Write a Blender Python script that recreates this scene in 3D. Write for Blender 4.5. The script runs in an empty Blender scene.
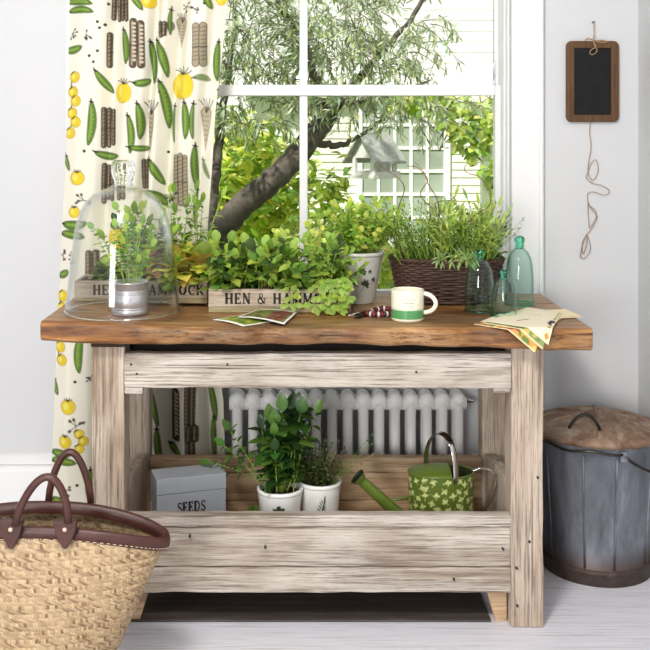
import bpy, math, random
import numpy as np
from mathutils import Vector, Matrix

random.seed(7)
np.random.seed(7)
SC = bpy.context.scene
COL = SC.collection
R = random.Random(11)

# ------------------------------------------------------------------ camera
F_PX, CX, HY, CAM_H, CAM_D = 1018.0, 303.0, 134.0, 1.31, 2.70
cam_data = bpy.data.cameras.new('camera')
cam = bpy.data.objects.new('camera', cam_data)
COL.objects.link(cam)
cam.location = (0, -CAM_D, CAM_H)
cam.rotation_euler = (math.pi / 2, 0, 0)
cam_data.sensor_width = 36
cam_data.lens = F_PX * 36 / 650
cam_data.shift_x = (325 - CX) / 650
cam_data.shift_y = (HY - 325) / 650
cam_data.clip_start = 0.05
SC.camera = cam

# ------------------------------------------------------------------ light
SUN_DIR = Vector((-0.55, -1.0, 1.5)).normalized()      # towards the sun
world = bpy.data.worlds.new('sky')
SC.world = world
world.use_nodes = True
nt = world.node_tree
nt.nodes.clear()
w_out = nt.nodes.new('ShaderNodeOutputWorld')
w_bg = nt.nodes.new('ShaderNodeBackground')
w_tc = nt.nodes.new('ShaderNodeTexCoord')
w_sep = nt.nodes.new('ShaderNodeSeparateXYZ')
w_mapz = nt.nodes.new('ShaderNodeMapRange'); w_mapz.inputs['From Min'].default_value = -1
w_mapy = nt.nodes.new('ShaderNodeMapRange'); w_mapy.interpolation_type = 'SMOOTHSTEP'
w_mapy.inputs['From Min'].default_value = -.35; w_mapy.inputs['From Max'].default_value = .35
nt.links.new(w_tc.outputs['Generated'], w_sep.inputs[0])
nt.links.new(w_sep.outputs['Z'], w_mapz.inputs['Value']); nt.links.new(w_sep.outputs['Y'], w_mapy.inputs['Value'])
def w_ramp(stops):
    r = nt.nodes.new('ShaderNodeValToRGB'); el = r.color_ramp.elements
    while len(el) > 1: el.remove(el[-1])
    el[0].position = stops[0][0]; el[0].color = (*stops[0][1], 1)
    for p, c in stops[1:]:
        k = el.new(p); k.color = (*c, 1)
    nt.links.new(w_mapz.outputs[0], r.inputs[0])
    return r
w_front = w_ramp([(0, (.05, .05, .05)), (.5, (.08, .08, .085)), (.62, (.3, .3, .31)), (.80, (.9, .92, .95)), (1, (1, 1, 1))])
w_back = w_ramp([(0, (.3, .3, .28)), (.48, (.6, .6, .58)), (.53, (1.3, 1.3, 1.3)), (.8, (1.4, 1.42, 1.45)), (1, (1, 1, 1))])
w_mix = nt.nodes.new('ShaderNodeMix'); w_mix.data_type = 'RGBA'
nt.links.new(w_mapy.outputs[0], w_mix.inputs[0]); nt.links.new(w_front.outputs[0], w_mix.inputs[6]); nt.links.new(w_back.outputs[0], w_mix.inputs[7])
nt.links.new(w_mix.outputs[2], w_bg.inputs[0])
nt.links.new(w_bg.outputs[0], w_out.inputs[0])
w_bg.inputs[1].default_value = 0.85

sun_d = bpy.data.lights.new('sun', 'SUN')
sun_d.energy = 5.0
sun_d.angle = math.radians(2)
sun_d.color = (1.0, 0.97, 0.92)
sun = bpy.data.objects.new('sun', sun_d)
COL.objects.link(sun)
sun.rotation_euler = SUN_DIR.to_track_quat('Z', 'Y').to_euler()
sun.location = SUN_DIR * 8

def area_light(name, loc, target, w, h, power, col):
    d = bpy.data.lights.new(name, 'AREA'); d.shape = 'RECTANGLE'; d.size = w; d.size_y = h
    d.energy = power; d.color = col
    o = bpy.data.objects.new(name, d); COL.objects.link(o)
    o.location = loc
    o.rotation_euler = (Vector(loc) - Vector(target)).to_track_quat('Z', 'Y').to_euler()
    return o
# unseen area lights, added: a high key and a window-like fill behind the viewer
KEY = area_light('high_key_light', (-.48, -2.0, 2.55), (0.1, 0.1, .6), .42, .42, 56, (1.0, .965, .91))
FILL = area_light('rear_fill_light', (-1.75, -5.6, 1.35), (0.1, .3, .7), 1.2, 1.5, 150, (1.0, .985, .965))

SC.view_settings.view_transform = 'Standard'
SC.view_settings.look = 'None'
SC.view_settings.gamma = 1
SC.view_settings.use_curve_mapping = False
SC.view_settings.exposure = 0.0

# ------------------------------------------------------------------ helpers
def lin(v):
    v /= 255.0
    return v / 12.92 if v <= 0.04045 else ((v + 0.055) / 1.055) ** 2.4

def C(r, g, b):
    return (lin(r), lin(g), lin(b))

def S(Y):
    return F_PX / (CAM_D + Y)

def P(px, py, Y):
    s = S(Y)
    return Vector(((px - CX) / s, Y, CAM_H - (py - HY) / s))

def PX(px, Y):
    return (px - CX) / S(Y)

def PZ(py, Y):
    return CAM_H - (py - HY) / S(Y)

class MB:
    def __init__(self):
        self.v = []; self.f = []; self.c = []
    def add(self, verts, faces, col=None):
        b = len(self.v)
        self.v.extend([tuple(p) for p in verts])
        self.f.extend([tuple(i + b for i in f) for f in faces])
        c = col if col else (0.8, 0.8, 0.8)
        self.c.extend([c] * len(verts))
    def box(self, x0, x1, y0, y1, z0, z1, col=None, M=None):
        vs = [(x, y, z) for x in (x0, x1) for y in (y0, y1) for z in (z0, z1)]
        if M is not None: vs = [M @ Vector(p) for p in vs]
        self.add(vs, [(0,1,3,2),(4,6,7,5),(0,4,5,1),(2,3,7,6),(0,2,6,4),(1,5,7,3)], col)
    def tube(self, pts, r, seg=8, caps=True, closed=False, col=None, flat=1.0):
        pts = [Vector(p) for p in pts]
        n = len(pts)
        rs = r if isinstance(r, (list, tuple)) else [r] * n
        vs = []; fs = []
        prev = None
        for i, p in enumerate(pts):
            if closed: t = pts[(i + 1) % n] - pts[i - 1]
            else: t = pts[min(i + 1, n - 1)] - pts[max(i - 1, 0)]
            if t.length < 1e-9: t = Vector((0, 0, 1))
            t.normalize()
            if prev is None:
                a = Vector((0, 0, 1)) if abs(t.z) < .9 else Vector((1, 0, 0))
                nrm = (a - t * a.dot(t)).normalized()
            else:
                nrm = prev - t * prev.dot(t)
                nrm = nrm.normalized() if nrm.length > 1e-6 else prev
            prev = nrm
            bi = t.cross(nrm)
            for k in range(seg):
                a = 2 * math.pi * k / seg
                vs.append(p + (nrm * math.cos(a) + bi * math.sin(a) * flat) * rs[i])
        m = n if closed else n - 1
        for i in range(m):
            j = (i + 1) % n
            for k in range(seg):
                k2 = (k + 1) % seg
                fs.append((i*seg+k, i*seg+k2, j*seg+k2, j*seg+k))
        if caps and not closed:
            fs.append(tuple(range(seg))[::-1])
            fs.append(tuple((n-1)*seg + k for k in range(seg)))
        self.add(vs, fs, col)
    def lathe(self, prof, cx, cy, seg=48, col=None, sx=1.0, sy=1.0, cap0=False, cap1=False):
        n = len(prof); vs = []; fs = []
        for r, z in prof:
            for k in range(seg):
                a = 2 * math.pi * k / seg
                vs.append((cx + sx*r*math.cos(a), cy + sy*r*math.sin(a), z))
        for i in range(n - 1):
            for k in range(seg):
                k2 = (k+1) % seg
                fs.append((i*seg+k, i*seg+k2, (i+1)*seg+k2, (i+1)*seg+k))
        if cap0: fs.append(tuple(range(seg))[::-1])
        if cap1: fs.append(tuple((n-1)*seg+k for k in range(seg)))
        self.add(vs, fs, col)
    def ball(self, c, r, seg=12, rings=8, col=None, sq=(1,1,1)):
        prof = []
        vs = []; fs = []
        for i in range(rings + 1):
            th = math.pi * i / rings
            for k in range(seg):
                a = 2*math.pi*k/seg
                vs.append((c[0]+sq[0]*r*math.sin(th)*math.cos(a), c[1]+sq[1]*r*math.sin(th)*math.sin(a), c[2]-sq[2]*r*math.cos(th)))
        for i in range(rings):
            for k in range(seg):
                k2=(k+1)%seg
                fs.append((i*seg+k, i*seg+k2, (i+1)*seg+k2, (i+1)*seg+k))
        self.add(vs, fs, col)
    def prism(self, poly, y0, y1, col=None):
        """poly in X,Z extruded along Y"""
        n = len(poly)
        vs = [(x, y0, z) for x, z in poly] + [(x, y1, z) for x, z in poly]
        fs = [tuple(range(n)), tuple(range(2*n-1, n-1, -1))]
        for i in range(n):
            j = (i+1) % n
            fs.append((i, i+n, j+n, j))
        self.add(vs, fs, col)
    def build(self, name, mat, parent=None, smooth=False, bevel=0, bseg=2):
        return make(name, self.v, self.f, mat, parent, smooth, self.c, bevel, bseg)

def root_off(parent):
    off = Vector((0, 0, 0))
    p = parent
    while p is not None:
        off += Vector(p.location); p = p.parent
    return off

def make(name, v, f, mat, parent=None, smooth=False, cols=None, bevel=0, bseg=2):
    me = bpy.data.meshes.new(name)
    off = root_off(parent)
    v = np.asarray(v, dtype=float).reshape(-1, 3) - np.array(off)
    me.from_pydata(v.tolist() if not isinstance(f, np.ndarray) else v.tolist(), [], f if not isinstance(f, np.ndarray) else f.tolist())
    if cols is not None:
        at = me.color_attributes.new('Col', 'FLOAT_COLOR', 'POINT')
        a = np.ones((len(v), 4)); a[:, :3] = np.asarray(cols)
        at.data.foreach_set('color', a.ravel())
    if smooth:
        me.polygons.foreach_set('use_smooth', [True] * len(me.polygons))
    me.materials.append(mat)
    me.update()
    o = bpy.data.objects.new(name, me)
    COL.objects.link(o)
    if parent: o.parent = parent
    if bevel:
        m = o.modifiers.new('bevel', 'BEVEL'); m.width = bevel; m.segments = bseg; m.limit_method = 'ANGLE'
    return o

def tag(o, label, cat, group=None, kind=None):
    o['label'] = label; o['category'] = cat
    if group: o['group'] = group
    if kind: o['kind'] = kind
    return o

def thing(name, loc, label, cat, group=None):
    o = bpy.data.objects.new(name, None)
    o.empty_display_size = 0.05
    COL.objects.link(o); o.location = loc
    return tag(o, label, cat, group)

def struct(o):
    o['kind'] = 'structure'
    return o

# ------------------------------------------------------------------ materials
def mat_new(name):
    m = bpy.data.materials.new(name); m.use_nodes = True
    n = m.node_tree; n.nodes.clear()
    out = n.nodes.new('ShaderNodeOutputMaterial')
    return m, n, out

def N(n, typ, **kw):
    x = n.nodes.new(typ)
    for k, v in kw.items():
        if k in x.inputs: x.inputs[k].default_value = v
        else: setattr(x, k, v)
    return x

def ramp(n, stops, src=None):
    r = n.nodes.new('ShaderNodeValToRGB')
    el = r.color_ramp.elements
    while len(el) > 1: el.remove(el[-1])
    el[0].position = stops[0][0]; el[0].color = (*stops[0][1], 1)
    for p, c in stops[1:]:
        k = el.new(p); k.color = (*c, 1)
    if src is not None: n.links.new(src, r.inputs[0])
    return r

def g(v): return (v, v, v)

def mix(n, fac, a, b, blend='MIX'):
    m = n.nodes.new('ShaderNodeMix'); m.data_type = 'RGBA'; m.blend_type = blend
    for sock, val in ((m.inputs[0], fac), (m.inputs[6], a), (m.inputs[7], b)):
        if hasattr(val, 'links'): n.links.new(val, sock)
        elif isinstance(val, (tuple, list)): sock.default_value = (*val[:3], 1)
        else: sock.default_value = val
    return m.outputs[2]

def noise(n, vec, scale, detail=4, rough=.55, dist=0):
    x = n.nodes.new('ShaderNodeTexNoise')
    x.inputs['Scale'].default_value = scale; x.inputs['Detail'].default_value = detail
    x.inputs['Roughness'].default_value = rough; x.inputs['Distortion'].default_value = dist
    if vec is not None: n.links.new(vec, x.inputs['Vector'])
    return x.outputs['Fac']

def coords(n, scale=(1,1,1), loc=(0,0,0)):
    t = n.nodes.new('ShaderNodeTexCoord'); m = n.nodes.new('ShaderNodeMapping')
    m.inputs['Scale'].default_value = scale; m.inputs['Location'].default_value = loc
    n.links.new(t.outputs['Object'], m.inputs[0])
    return m.outputs[0]

def bump(n, h, strength, dist=.003):
    b = n.nodes.new('ShaderNodeBump'); b.inputs['Strength'].default_value = strength; b.inputs['Distance'].default_value = dist
    n.links.new(h, b.inputs['Height'])
    return b.outputs[0]

def plain(name, col, rough=.5, metal=0, var=.06, vscale=8, bmp=0, bscale=80, spec=.5, coat=0):
    m, n, out = mat_new(name)
    b = N(n, 'ShaderNodeBsdfPrincipled', Roughness=rough, Metallic=metal)
    b.inputs['Specular IOR Level'].default_value = spec
    if coat: b.inputs['Coat Weight'].default_value = coat
    co = coords(n)
    nz = noise(n, co, vscale, 4)
    r = ramp(n, [(.3, tuple(c*(1-var) for c in col)), (.7, tuple(min(1, c*(1+var)) for c in col))], nz)
    n.links.new(r.outputs[0], b.inputs['Base Color'])
    if bmp:
        n.links.new(bump(n, noise(n, co, bscale, 5), bmp), b.inputs['Normal'])
    n.links.new(b.outputs[0], out.inputs[0])
    return m

def attr_mat(name, rough=.5, metal=0, bmp=0, bscale=300, spec=.5, var=0, coat=0):
    m, n, out = mat_new(name)
    b = N(n, 'ShaderNodeBsdfPrincipled', Roughness=rough, Metallic=metal)
    b.inputs['Specular IOR Level'].default_value = spec
    if coat: b.inputs['Coat Weight'].default_value = coat
    a = N(n, 'ShaderNodeAttribute', attribute_name='Col')
    src = a.outputs['Color']
    if var:
        r = ramp(n, [(.3, g(1-var)), (.7, g(1))], noise(n, coords(n), 60, 4))
        src = mix(n, 1.0, src, r.outputs[0], 'MULTIPLY')
    n.links.new(src, b.inputs['Base Color'])
    if bmp: n.links.new(bump(n, noise(n, coords(n), bscale, 4), bmp, .001), b.inputs['Normal'])
    n.links.new(b.outputs[0], out.inputs[0])
    return m

def leaf_mat(name, trans=.45, rough=.45, spec=.35):
    m, n, out = mat_new(name)
    a = N(n, 'ShaderNodeAttribute', attribute_name='Col')
    b = N(n, 'ShaderNodeBsdfPrincipled', Roughness=rough)
    b.inputs['Specular IOR Level'].default_value = spec
    t = N(n, 'ShaderNodeBsdfTranslucent')
    hs = N(n, 'ShaderNodeHueSaturation', Hue=.485, Saturation=1.1, Value=1.5)
    nz = ramp(n, [(.3, g(.82)), (.7, g(1))], noise(n, coords(n), 120, 3))
    colr = mix(n, 1.0, a.outputs['Color'], nz.outputs[0], 'MULTIPLY')
    n.links.new(colr, b.inputs['Base Color'])
    n.links.new(colr, hs.inputs['Color'])
    n.links.new(hs.outputs[0], t.inputs['Color'])
    s = N(n, 'ShaderNodeMixShader', Fac=trans)
    n.links.new(b.outputs[0], s.inputs[1]); n.links.new(t.outputs[0], s.inputs[2])
    n.links.new(s.outputs[0], out.inputs[0])
    return m

def wood(name, stops, axis='X', along=2.2, across=34, rough=.75, paint=None, pamt=.5, bmp=.5, crack=.55, spec=.3, knots=None, blotch=0, fcon=.45):
    m, n, out = mat_new(name)
    b = N(n, 'ShaderNodeBsdfPrincipled', Roughness=rough)
    b.inputs['Specular IOR Level'].default_value = spec
    def sc(al, ac): return tuple(al if a == axis else ac for a in 'XYZ')
    n1 = noise(n, coords(n, sc(along*1.1, across*2.0)), 1, 7, .68, .12)
    n2 = noise(n, coords(n, sc(along*3.0, across*7), (3, 7, 1)), 1, 5, .7, .05)
    n3 = noise(n, coords(n, sc(along*1.2, across*.22), (9, 2, 5)), 1, 5, .6, .4)
    base = ramp(n, stops, n1).outputs[0]
    fine = ramp(n, [(.30, g(fcon)), (.48, g(1)), (.75, g(1.0))], n2).outputs[0]
    colr = mix(n, .8, base, fine, 'MULTIPLY')
    if blotch:
        n5 = noise(n, coords(n, sc(3.2, 9), (4, 4, 2)), 1, 5, .6, .6)
        colr = mix(n, blotch, colr, ramp(n, [(.33, g(.35)), (.52, g(1))], n5).outputs[0], 'MULTIPLY')
    if paint:
        pf = ramp(n, [(.38, g(0)), (.62, g(pamt))], n3).outputs[0]
        pg = ramp(n, [(.40, g(0)), (.52, g(1))], n2).outputs[0]
        pm = N(n, 'ShaderNodeMath', operation='MULTIPLY')
        n.links.new(pf, pm.inputs[0]); n.links.new(pg, pm.inputs[1])
        colr = mix(n, pm.outputs[0], colr, paint)
    if crack:
        n4 = noise(n, coords(n, sc(along*.9, across*2.6), (1, 4, 8)), 1, 3, .5, .05)
        cr = ramp(n, [(.27, g(1)), (.33, g(0))], n4).outputs[0]
        cm = N(n, 'ShaderNodeMath', operation='MULTIPLY'); cm.inputs[1].default_value = crack
        n.links.new(cr, cm.inputs[0])
        colr = mix(n, cm.outputs[0], colr, tuple(c*.32 for c in stops[0][1]))
    if knots:
        vo = N(n, 'ShaderNodeTexVoronoi', Scale=1.0)
        n.links.new(coords(n, sc(3.0, 9.0), (.3, .2, .6)), vo.inputs['Vector'])
        kr = ramp(n, [(.05, g(knots)), (.14, g(0))], vo.outputs['Distance']).outputs[0]
        colr = mix(n, kr, colr, tuple(c*.3 for c in stops[0][1]))
    n.links.new(colr, b.inputs['Base Color'])
    add = N(n, 'ShaderNodeMath', operation='ADD')
    n.links.new(n1, add.inputs[0]); n.links.new(n2, add.inputs[1])
    n.links.new(bump(n, add.outputs[0], bmp, .004), b.inputs['Normal'])
    n.links.new(b.outputs[0], out.inputs[0])
    return m

def thin_glass(name, center, edge, refl=1.0, rough=.02):
    m, n, out = mat_new(name)
    lw = N(n, 'ShaderNodeLayerWeight', Blend=.5)
    tr = N(n, 'ShaderNodeBsdfTransparent')
    colr = ramp(n, [(0.0, center), (.45, center), (.95, edge)], lw.outputs['Facing']).outputs[0]
    n.links.new(colr, tr.inputs[0])
    gl = N(n, 'ShaderNodeBsdfGlossy', Roughness=rough)
    gl.inputs[0].default_value = (1, 1, 1, 1)
    pw = N(n, 'ShaderNodeMath', operation='POWER'); pw.inputs[1].default_value = 3.0
    n.links.new(lw.outputs['Facing'], pw.inputs[0])
    mu = N(n, 'ShaderNodeMath', operation='MULTIPLY_ADD'); mu.inputs[1].default_value = .75*refl; mu.inputs[2].default_value = .022*refl
    n.links.new(pw.outputs[0], mu.inputs[0])
    s = N(n, 'ShaderNodeMixShader')
    n.links.new(mu.outputs[0], s.inputs[0]); n.links.new(tr.outputs[0], s.inputs[1]); n.links.new(gl.outputs[0], s.inputs[2])
    n.links.new(s.outputs[0], out.inputs[0])
    return m

def solid_glass(name, col):
    m, n, out = mat_new(name)
    b = N(n, 'ShaderNodeBsdfPrincipled', Roughness=.03, IOR=1.45)
    b.inputs['Base Color'].default_value = (*col, 1)
    b.inputs['Transmission Weight'].default_value = 1
    n.links.new(b.outputs[0], out.inputs[0])
    return m

M = {}
M['wall'] = plain('wall_paint', C(200, 201, 203), .6, var=.015, vscale=1.5, bmp=.05, bscale=60)
M['trim'] = plain('white_gloss_trim', C(228, 228, 228), .35, var=.01)
M['floor'] = wood('white_floorboards', [(.2, C(212, 210, 217)), (.5, C(222, 221, 229)), (.8, C(230, 229, 236))], 'X', 1.2, 26, .5, None, 0, .05, .08)
M['dark_gap'] = plain('dark_gap', C(70, 64, 60), .9)
M['radiator'] = plain('radiator_enamel', C(248, 248, 246), .35, var=.01)
M['table_top'] = wood('oiled_bench_top', [(.30, C(66, 38, 18)), (.45, C(116, 73, 36)), (.58, C(154, 102, 52)), (.75, C(200, 152, 94))], 'X', 2.4, 22, .36, C(206, 172, 124), .5, .6, .8, .45, .8, .75)
WST = [(.30, C(112, 88, 70)), (.45, C(172, 150, 130)), (.7, C(206, 190, 172))]
M['leg_wood'] = wood('limewashed_leg', WST, 'Z', 2.0, 36, .8, C(218, 206, 192), .6, .8, .6, .3, .5, .35, .25)
M['rail_wood'] = wood('limewashed_rail', [(.30, C(106, 90, 78)), (.46, C(160, 145, 130)), (.7, C(194, 182, 168))], 'X', 2.0, 36, .8, C(220, 213, 204), .75, .8, .7, .3, .5, .4, .24)
M['bare_wood'] = wood('bare_board', [(.30, C(138, 106, 78)), (.48, C(190, 156, 120)), (.72, C(214, 186, 152))], 'X', 2.0, 30, .8, C(216, 200, 178), .4, .5, .5, .3, None, .3)
M['dark_wood'] = wood('dark_board', [(.25, C(46, 36, 28)), (.5, C(74, 58, 44)), (.75, C(100, 80, 62))], 'X', 2.0, 30, .85)
M['shade_wood'] = plain('shade_dark_wood', C(30, 25, 21), .95, var=.2)  # near-black colour for the shade in the slot below the bench top
M['crate'] = wood('grey_crate_wood', [(.25, C(120, 100, 82)), (.5, C(160, 142, 122)), (.75, C(186, 170, 150))], 'X', 4, 60, .8, C(205, 198, 186), .5, .4, .4)
M['crate_low'] = wood('greener_crate_wood', [(.25, C(118, 104, 76)), (.5, C(152, 138, 106)), (.75, C(176, 164, 134))], 'X', 4, 60, .8, None, 0, .4, .4)
M['ink'] = plain('stencil_ink', C(34, 30, 28), .8, var=.15, vscale=200)
M['soil'] = plain('soil', C(52, 38, 28), .95, var=.4, vscale=90, bmp=.8, bscale=120)
M['leaf'] = leaf_mat('leaf')
M['leaf_gloss'] = leaf_mat('glossy_leaf', .32, .32, .5)
M['olive_leaf'] = leaf_mat('olive_leaf', .35, .5, .3)
M['stem'] = attr_mat('stem', .6)
M['bark'] = plain('bark', C(92, 84, 76), .9, var=.5, vscale=24, bmp=1.0, bscale=40)
M['cloche'] = thin_glass('clear_glass', (.985, .99, .985), (.86, .89, .88), 1.0, .075)
M['clear_solid'] = solid_glass('clear_knob_glass', (.96, .98, .97))
M['green_glass'] = thin_glass('green_glass', (.90, .975, .95), (.26, .62, .50), 1.0)
M['green_solid'] = solid_glass('green_knob_glass', (.16, .66, .48))
M['pane'] = thin_glass('window_glass', (.99, .995, .99), (.9, .95, .93), .2)
M['tin'] = plain('tin', C(200, 200, 205), .3, .75, var=.08, vscale=20)
M['steel'] = plain('polished_steel', C(206, 202, 198), .14, 1.0, var=.04)
M['wicker'] = plain('dark_wicker', C(66, 42, 32), .6, var=.4, vscale=70)
M['leather'] = plain('brown_leather', C(70, 36, 29), .42, var=.22, vscale=30, bmp=.25, bscale=160)
M['thread'] = plain('cream_thread', C(214, 196, 168), .8)
M['straw'] = attr_mat('palm_straw', .6, bmp=.3, bscale=500)
def cotton():
    m = attr_mat('printed_cotton', .85, spec=.15); n = m.node_tree
    pb = [x for x in n.nodes if x.type == 'BSDF_PRINCIPLED'][0]; at = [x for x in n.nodes if x.type == 'ATTRIBUTE'][0]
    out = [x for x in n.nodes if x.type == 'OUTPUT_MATERIAL'][0]
    t = N(n, 'ShaderNodeBsdfTranslucent'); n.links.new(at.outputs['Color'], t.inputs['Color'])
    sm = N(n, 'ShaderNodeMixShader', Fac=.3)
    n.links.new(pb.outputs[0], sm.inputs[1]); n.links.new(t.outputs[0], sm.inputs[2]); n.links.new(sm.outputs[0], out.inputs[0])
    return m
M['print'] = cotton()
M['paper'] = attr_mat('printed_paper', .65, spec=.2)
M['ceramic'] = attr_mat('glazed_ceramic', .22, coat=.3)
M['enamel'] = attr_mat('painted_tinplate', .32, spec=.5)
M['green_paint'] = plain('green_paint', C(92, 112, 38), .32, var=.05)
M['green_inside'] = plain('dark_green_inside', C(46, 56, 26), .5)
M['slate'] = plain('slate', C(24, 25, 26), .8, spec=.25, var=.25, vscale=30)
M['slate_frame'] = wood('slate_frame_wood', [(.25, C(62, 41, 24)), (.5, C(90, 62, 36)), (.75, C(108, 77, 46))], 'Z', 4, 60, .55, None, 0, .3, .2)
M['twine'] = plain('twine', C(158, 128, 98), .9, var=.2, vscale=200)
M['grey_paint'] = plain('grey_painted_wood', C(150, 154, 160), .55, var=.05, bmp=.08)
M['dark_steel'] = plain('dark_steel', C(70, 66, 62), .35, .9, var=.2, vscale=50)
M['red_grip'] = attr_mat('patterned_grip', .4)
M['white_siding'] = plain('white_siding', C(252, 251, 248), .7, var=.02)
M['cream_siding'] = plain('cream_siding', C(240, 239, 224), .75, var=.03)
M['grey_pane'] = plain('curtained_pane', C(168, 178, 162), .3, var=.25, vscale=2.2)
M['birdhouse'] = wood('bleached_birdhouse', [(.25, C(226, 224, 220)), (.5, C(242, 241, 238)), (.75, C(250, 249, 247))], 'X', 3, 30, .8)
M['bird_roof'] = wood('bleached_roof', [(.25, C(140, 142, 134)), (.5, C(172, 175, 166)), (.75, C(196, 198, 190))], 'Y', 3, 30, .8)
M['lawn'] = plain('lawn', C(120, 150, 66), .95, var=.35, vscale=9, bmp=.6, bscale=90)
M['foot_rust'] = plain('rusty_foot_ring', C(74, 62, 56), .6, .4, var=.35, vscale=40, bmp=.3)
M['zinc'] = None

def zinc_mat():
    m, n, out = mat_new('weathered_zinc')
    b = N(n, 'ShaderNodeBsdfPrincipled', Roughness=.5, Metallic=.55)
    n1 = noise(n, coords(n, (10, 10, 3)), 1, 6, .65, .6)
    n2 = noise(n, coords(n, (40, 40, 12), (2, 3, 4)), 1, 5, .7)
    c1 = ramp(n, [(.25, C(76, 78, 84)), (.5, C(116, 120, 129)), (.75, C(158, 163, 174))], n1).outputs[0]
    dk = ramp(n, [(.28, g(.55)), (.45, g(1))], n2).outputs[0]
    colr = mix(n, .7, c1, dk, 'MULTIPLY')
    # rust / dirt collar near the foot
    t = n.nodes.new('ShaderNodeTexCoord'); sp = n.nodes.new('ShaderNodeSeparateXYZ')
    n.links.new(t.outputs['Object'], sp.inputs[0])
    ad = N(n, 'ShaderNodeMath', operation='MULTIPLY_ADD'); ad.inputs[1].default_value = -.10
    n.links.new(n1, ad.inputs[0]); n.links.new(sp.outputs['Z'], ad.inputs[2])
    fr = ramp(n, [(.005, g(.85)), (.055, g(0))], ad.outputs[0]).outputs[0]
    colr = mix(n, fr, colr, C(86, 68, 58))
    n.links.new(colr, b.inputs['Base Color'])
    n.links.new(bump(n, n1, .25, .004), b.inputs['Normal'])
    n.links.new(b.outputs[0], out.inputs[0])
    return m
def rust_mat():
    m, n, out = mat_new('rusty_lid')
    b = N(n, 'ShaderNodeBsdfPrincipled', Roughness=.62, Metallic=.25)
    n1 = noise(n, coords(n, (9, 9, 9)), 1, 7, .68, 1.2)
    n2 = noise(n, coords(n, (50, 50, 50), (2, 3, 4)), 1, 5, .7)
    c1 = ramp(n, [(.25, C(84, 58, 44)), (.45, C(132, 104, 84)), (.58, C(164, 142, 122)), (.75, C(204, 190, 176))], n1).outputs[0]
    dk = ramp(n, [(.3, g(.6)), (.5, g(1))], n2).outputs[0]
    n.links.new(mix(n, .7, c1, dk, 'MULTIPLY'), b.inputs['Base Color'])
    n.links.new(bump(n, n1, .4, .004), b.inputs['Normal'])
    n.links.new(b.outputs[0], out.inputs[0])
    return m
M['zinc'] = zinc_mat(); M['rust'] = rust_mat()

# ------------------------------------------------------------------ painting a printed pattern on a grid
class Paint:
    def __init__(s, U, V, base):
        s.U = np.asarray(U, float).ravel(); s.V = np.asarray(V, float).ravel()
        s.C = np.tile(np.array(base, float), (len(s.U), 1))
    def sel(s, x0, x1, y0, y1):
        return np.where((s.U > x0) & (s.U < x1) & (s.V > y0) & (s.V < y1))[0]
    def ell(s, cx, cy, rx, ry, ang, col, alpha=1.0, soft=.12):
        m = max(rx, ry) * 1.3
        i = s.sel(cx-m, cx+m, cy-m, cy+m)
        if not len(i): return
        ca, sa = math.cos(ang), math.sin(ang)
        dx = s.U[i]-cx; dy = s.V[i]-cy
        a = (dx*ca+dy*sa)/rx; b = (-dx*sa+dy*ca)/ry
        k = np.clip((1.0 - np.sqrt(a*a+b*b))/soft + .5, 0, 1)[:, None]*alpha
        s.C[i] = s.C[i]*(1-k) + np.array(col)*k
    def path(s, pts, rad, col, alpha=1.0, soft=.6):
        pts = np.array(pts, float); rad = np.broadcast_to(np.array(rad, float), (len(pts),))
        m = rad.max()+1.5*soft
        i = s.sel(pts[:,0].min()-m, pts[:,0].max()+m, pts[:,1].min()-m, pts[:,1].max()+m)
        if not len(i): return
        u = s.U[i]; v = s.V[i]; best = np.full(len(i), -1e9)
        for k in range(len(pts)-1):
            a = pts[k]; d = pts[k+1]-a; L = max(1e-9, (d**2).sum())
            t = np.clip(((u-a[0])*d[0]+(v-a[1])*d[1])/L, 0, 1)
            dist = np.hypot(u-a[0]-t*d[0], v-a[1]-t*d[1])
            best = np.maximum(best, rad[k]*(1-t)+rad[k+1]*t - dist)
        k = np.clip(best/soft+.5, 0, 1)[:, None]*alpha
        s.C[i] = s.C[i]*(1-k)+np.array(col)*k

def bez(a, b, bend, n=11):
    a = np.array(a, float); b = np.array(b, float)
    d = b-a; nn = np.array([-d[1], d[0]])
    mid = (a+b)/2+nn*bend
    t = np.linspace(0, 1, n)[:, None]
    return a*(1-t)**2+2*mid*t*(1-t)+b*t*t

GRN, GRN_L, GRN_D = C(98, 134, 52), C(150, 178, 88), C(54, 78, 34)
SEP, SEP_L, SEP_D = C(100, 84, 66), C(182, 168, 142), C(50, 42, 34)
YEL, YEL_L, YEL_D = C(238, 214, 62), C(250, 238, 132), C(196, 160, 40)

def pod(p, a, b, w=3.2, bend=.08, col=None, faded=False):
    q = bez(a, b, bend)
    t = np.linspace(0, 1, len(q))
    r = w*np.sqrt(np.clip(np.sin(np.pi*(t*.96+.02)), 0, 1))
    al = .6 if faded else 1
    p.path(q, r+.55, GRN_D if col is None else tuple(c*.45 for c in col), .85*al)
    p.path(q, np.maximum(r-.25, .2), GRN if col is None else col, al)
    q2 = q+np.array([-.22*w, -.1*w])
    p.path(q2[1:-1], np.maximum(r[1:-1]*.35, .2), GRN_L if col is None else tuple(min(1, c*1.6) for c in col), .8*al)
    for k in range(2, len(q)-2):
        p.ell(q[k][0]+.15*w, q[k][1], w*.38, w*.38, 0, GRN_L if col is None else tuple(min(1, c*1.4) for c in col), .45*al)
    d = q[0]-q[1]; d /= max(1e-6, np.hypot(*d))
    p.path([q[0], q[0]+d*3.5], [.9, .5], SEP_D, al)
    p.path([q[0]+np.array([-2.2, -.8]), q[0], q[0]+np.array([2.4, .3])], [.4, .8, .4], SEP_D, al)

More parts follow.
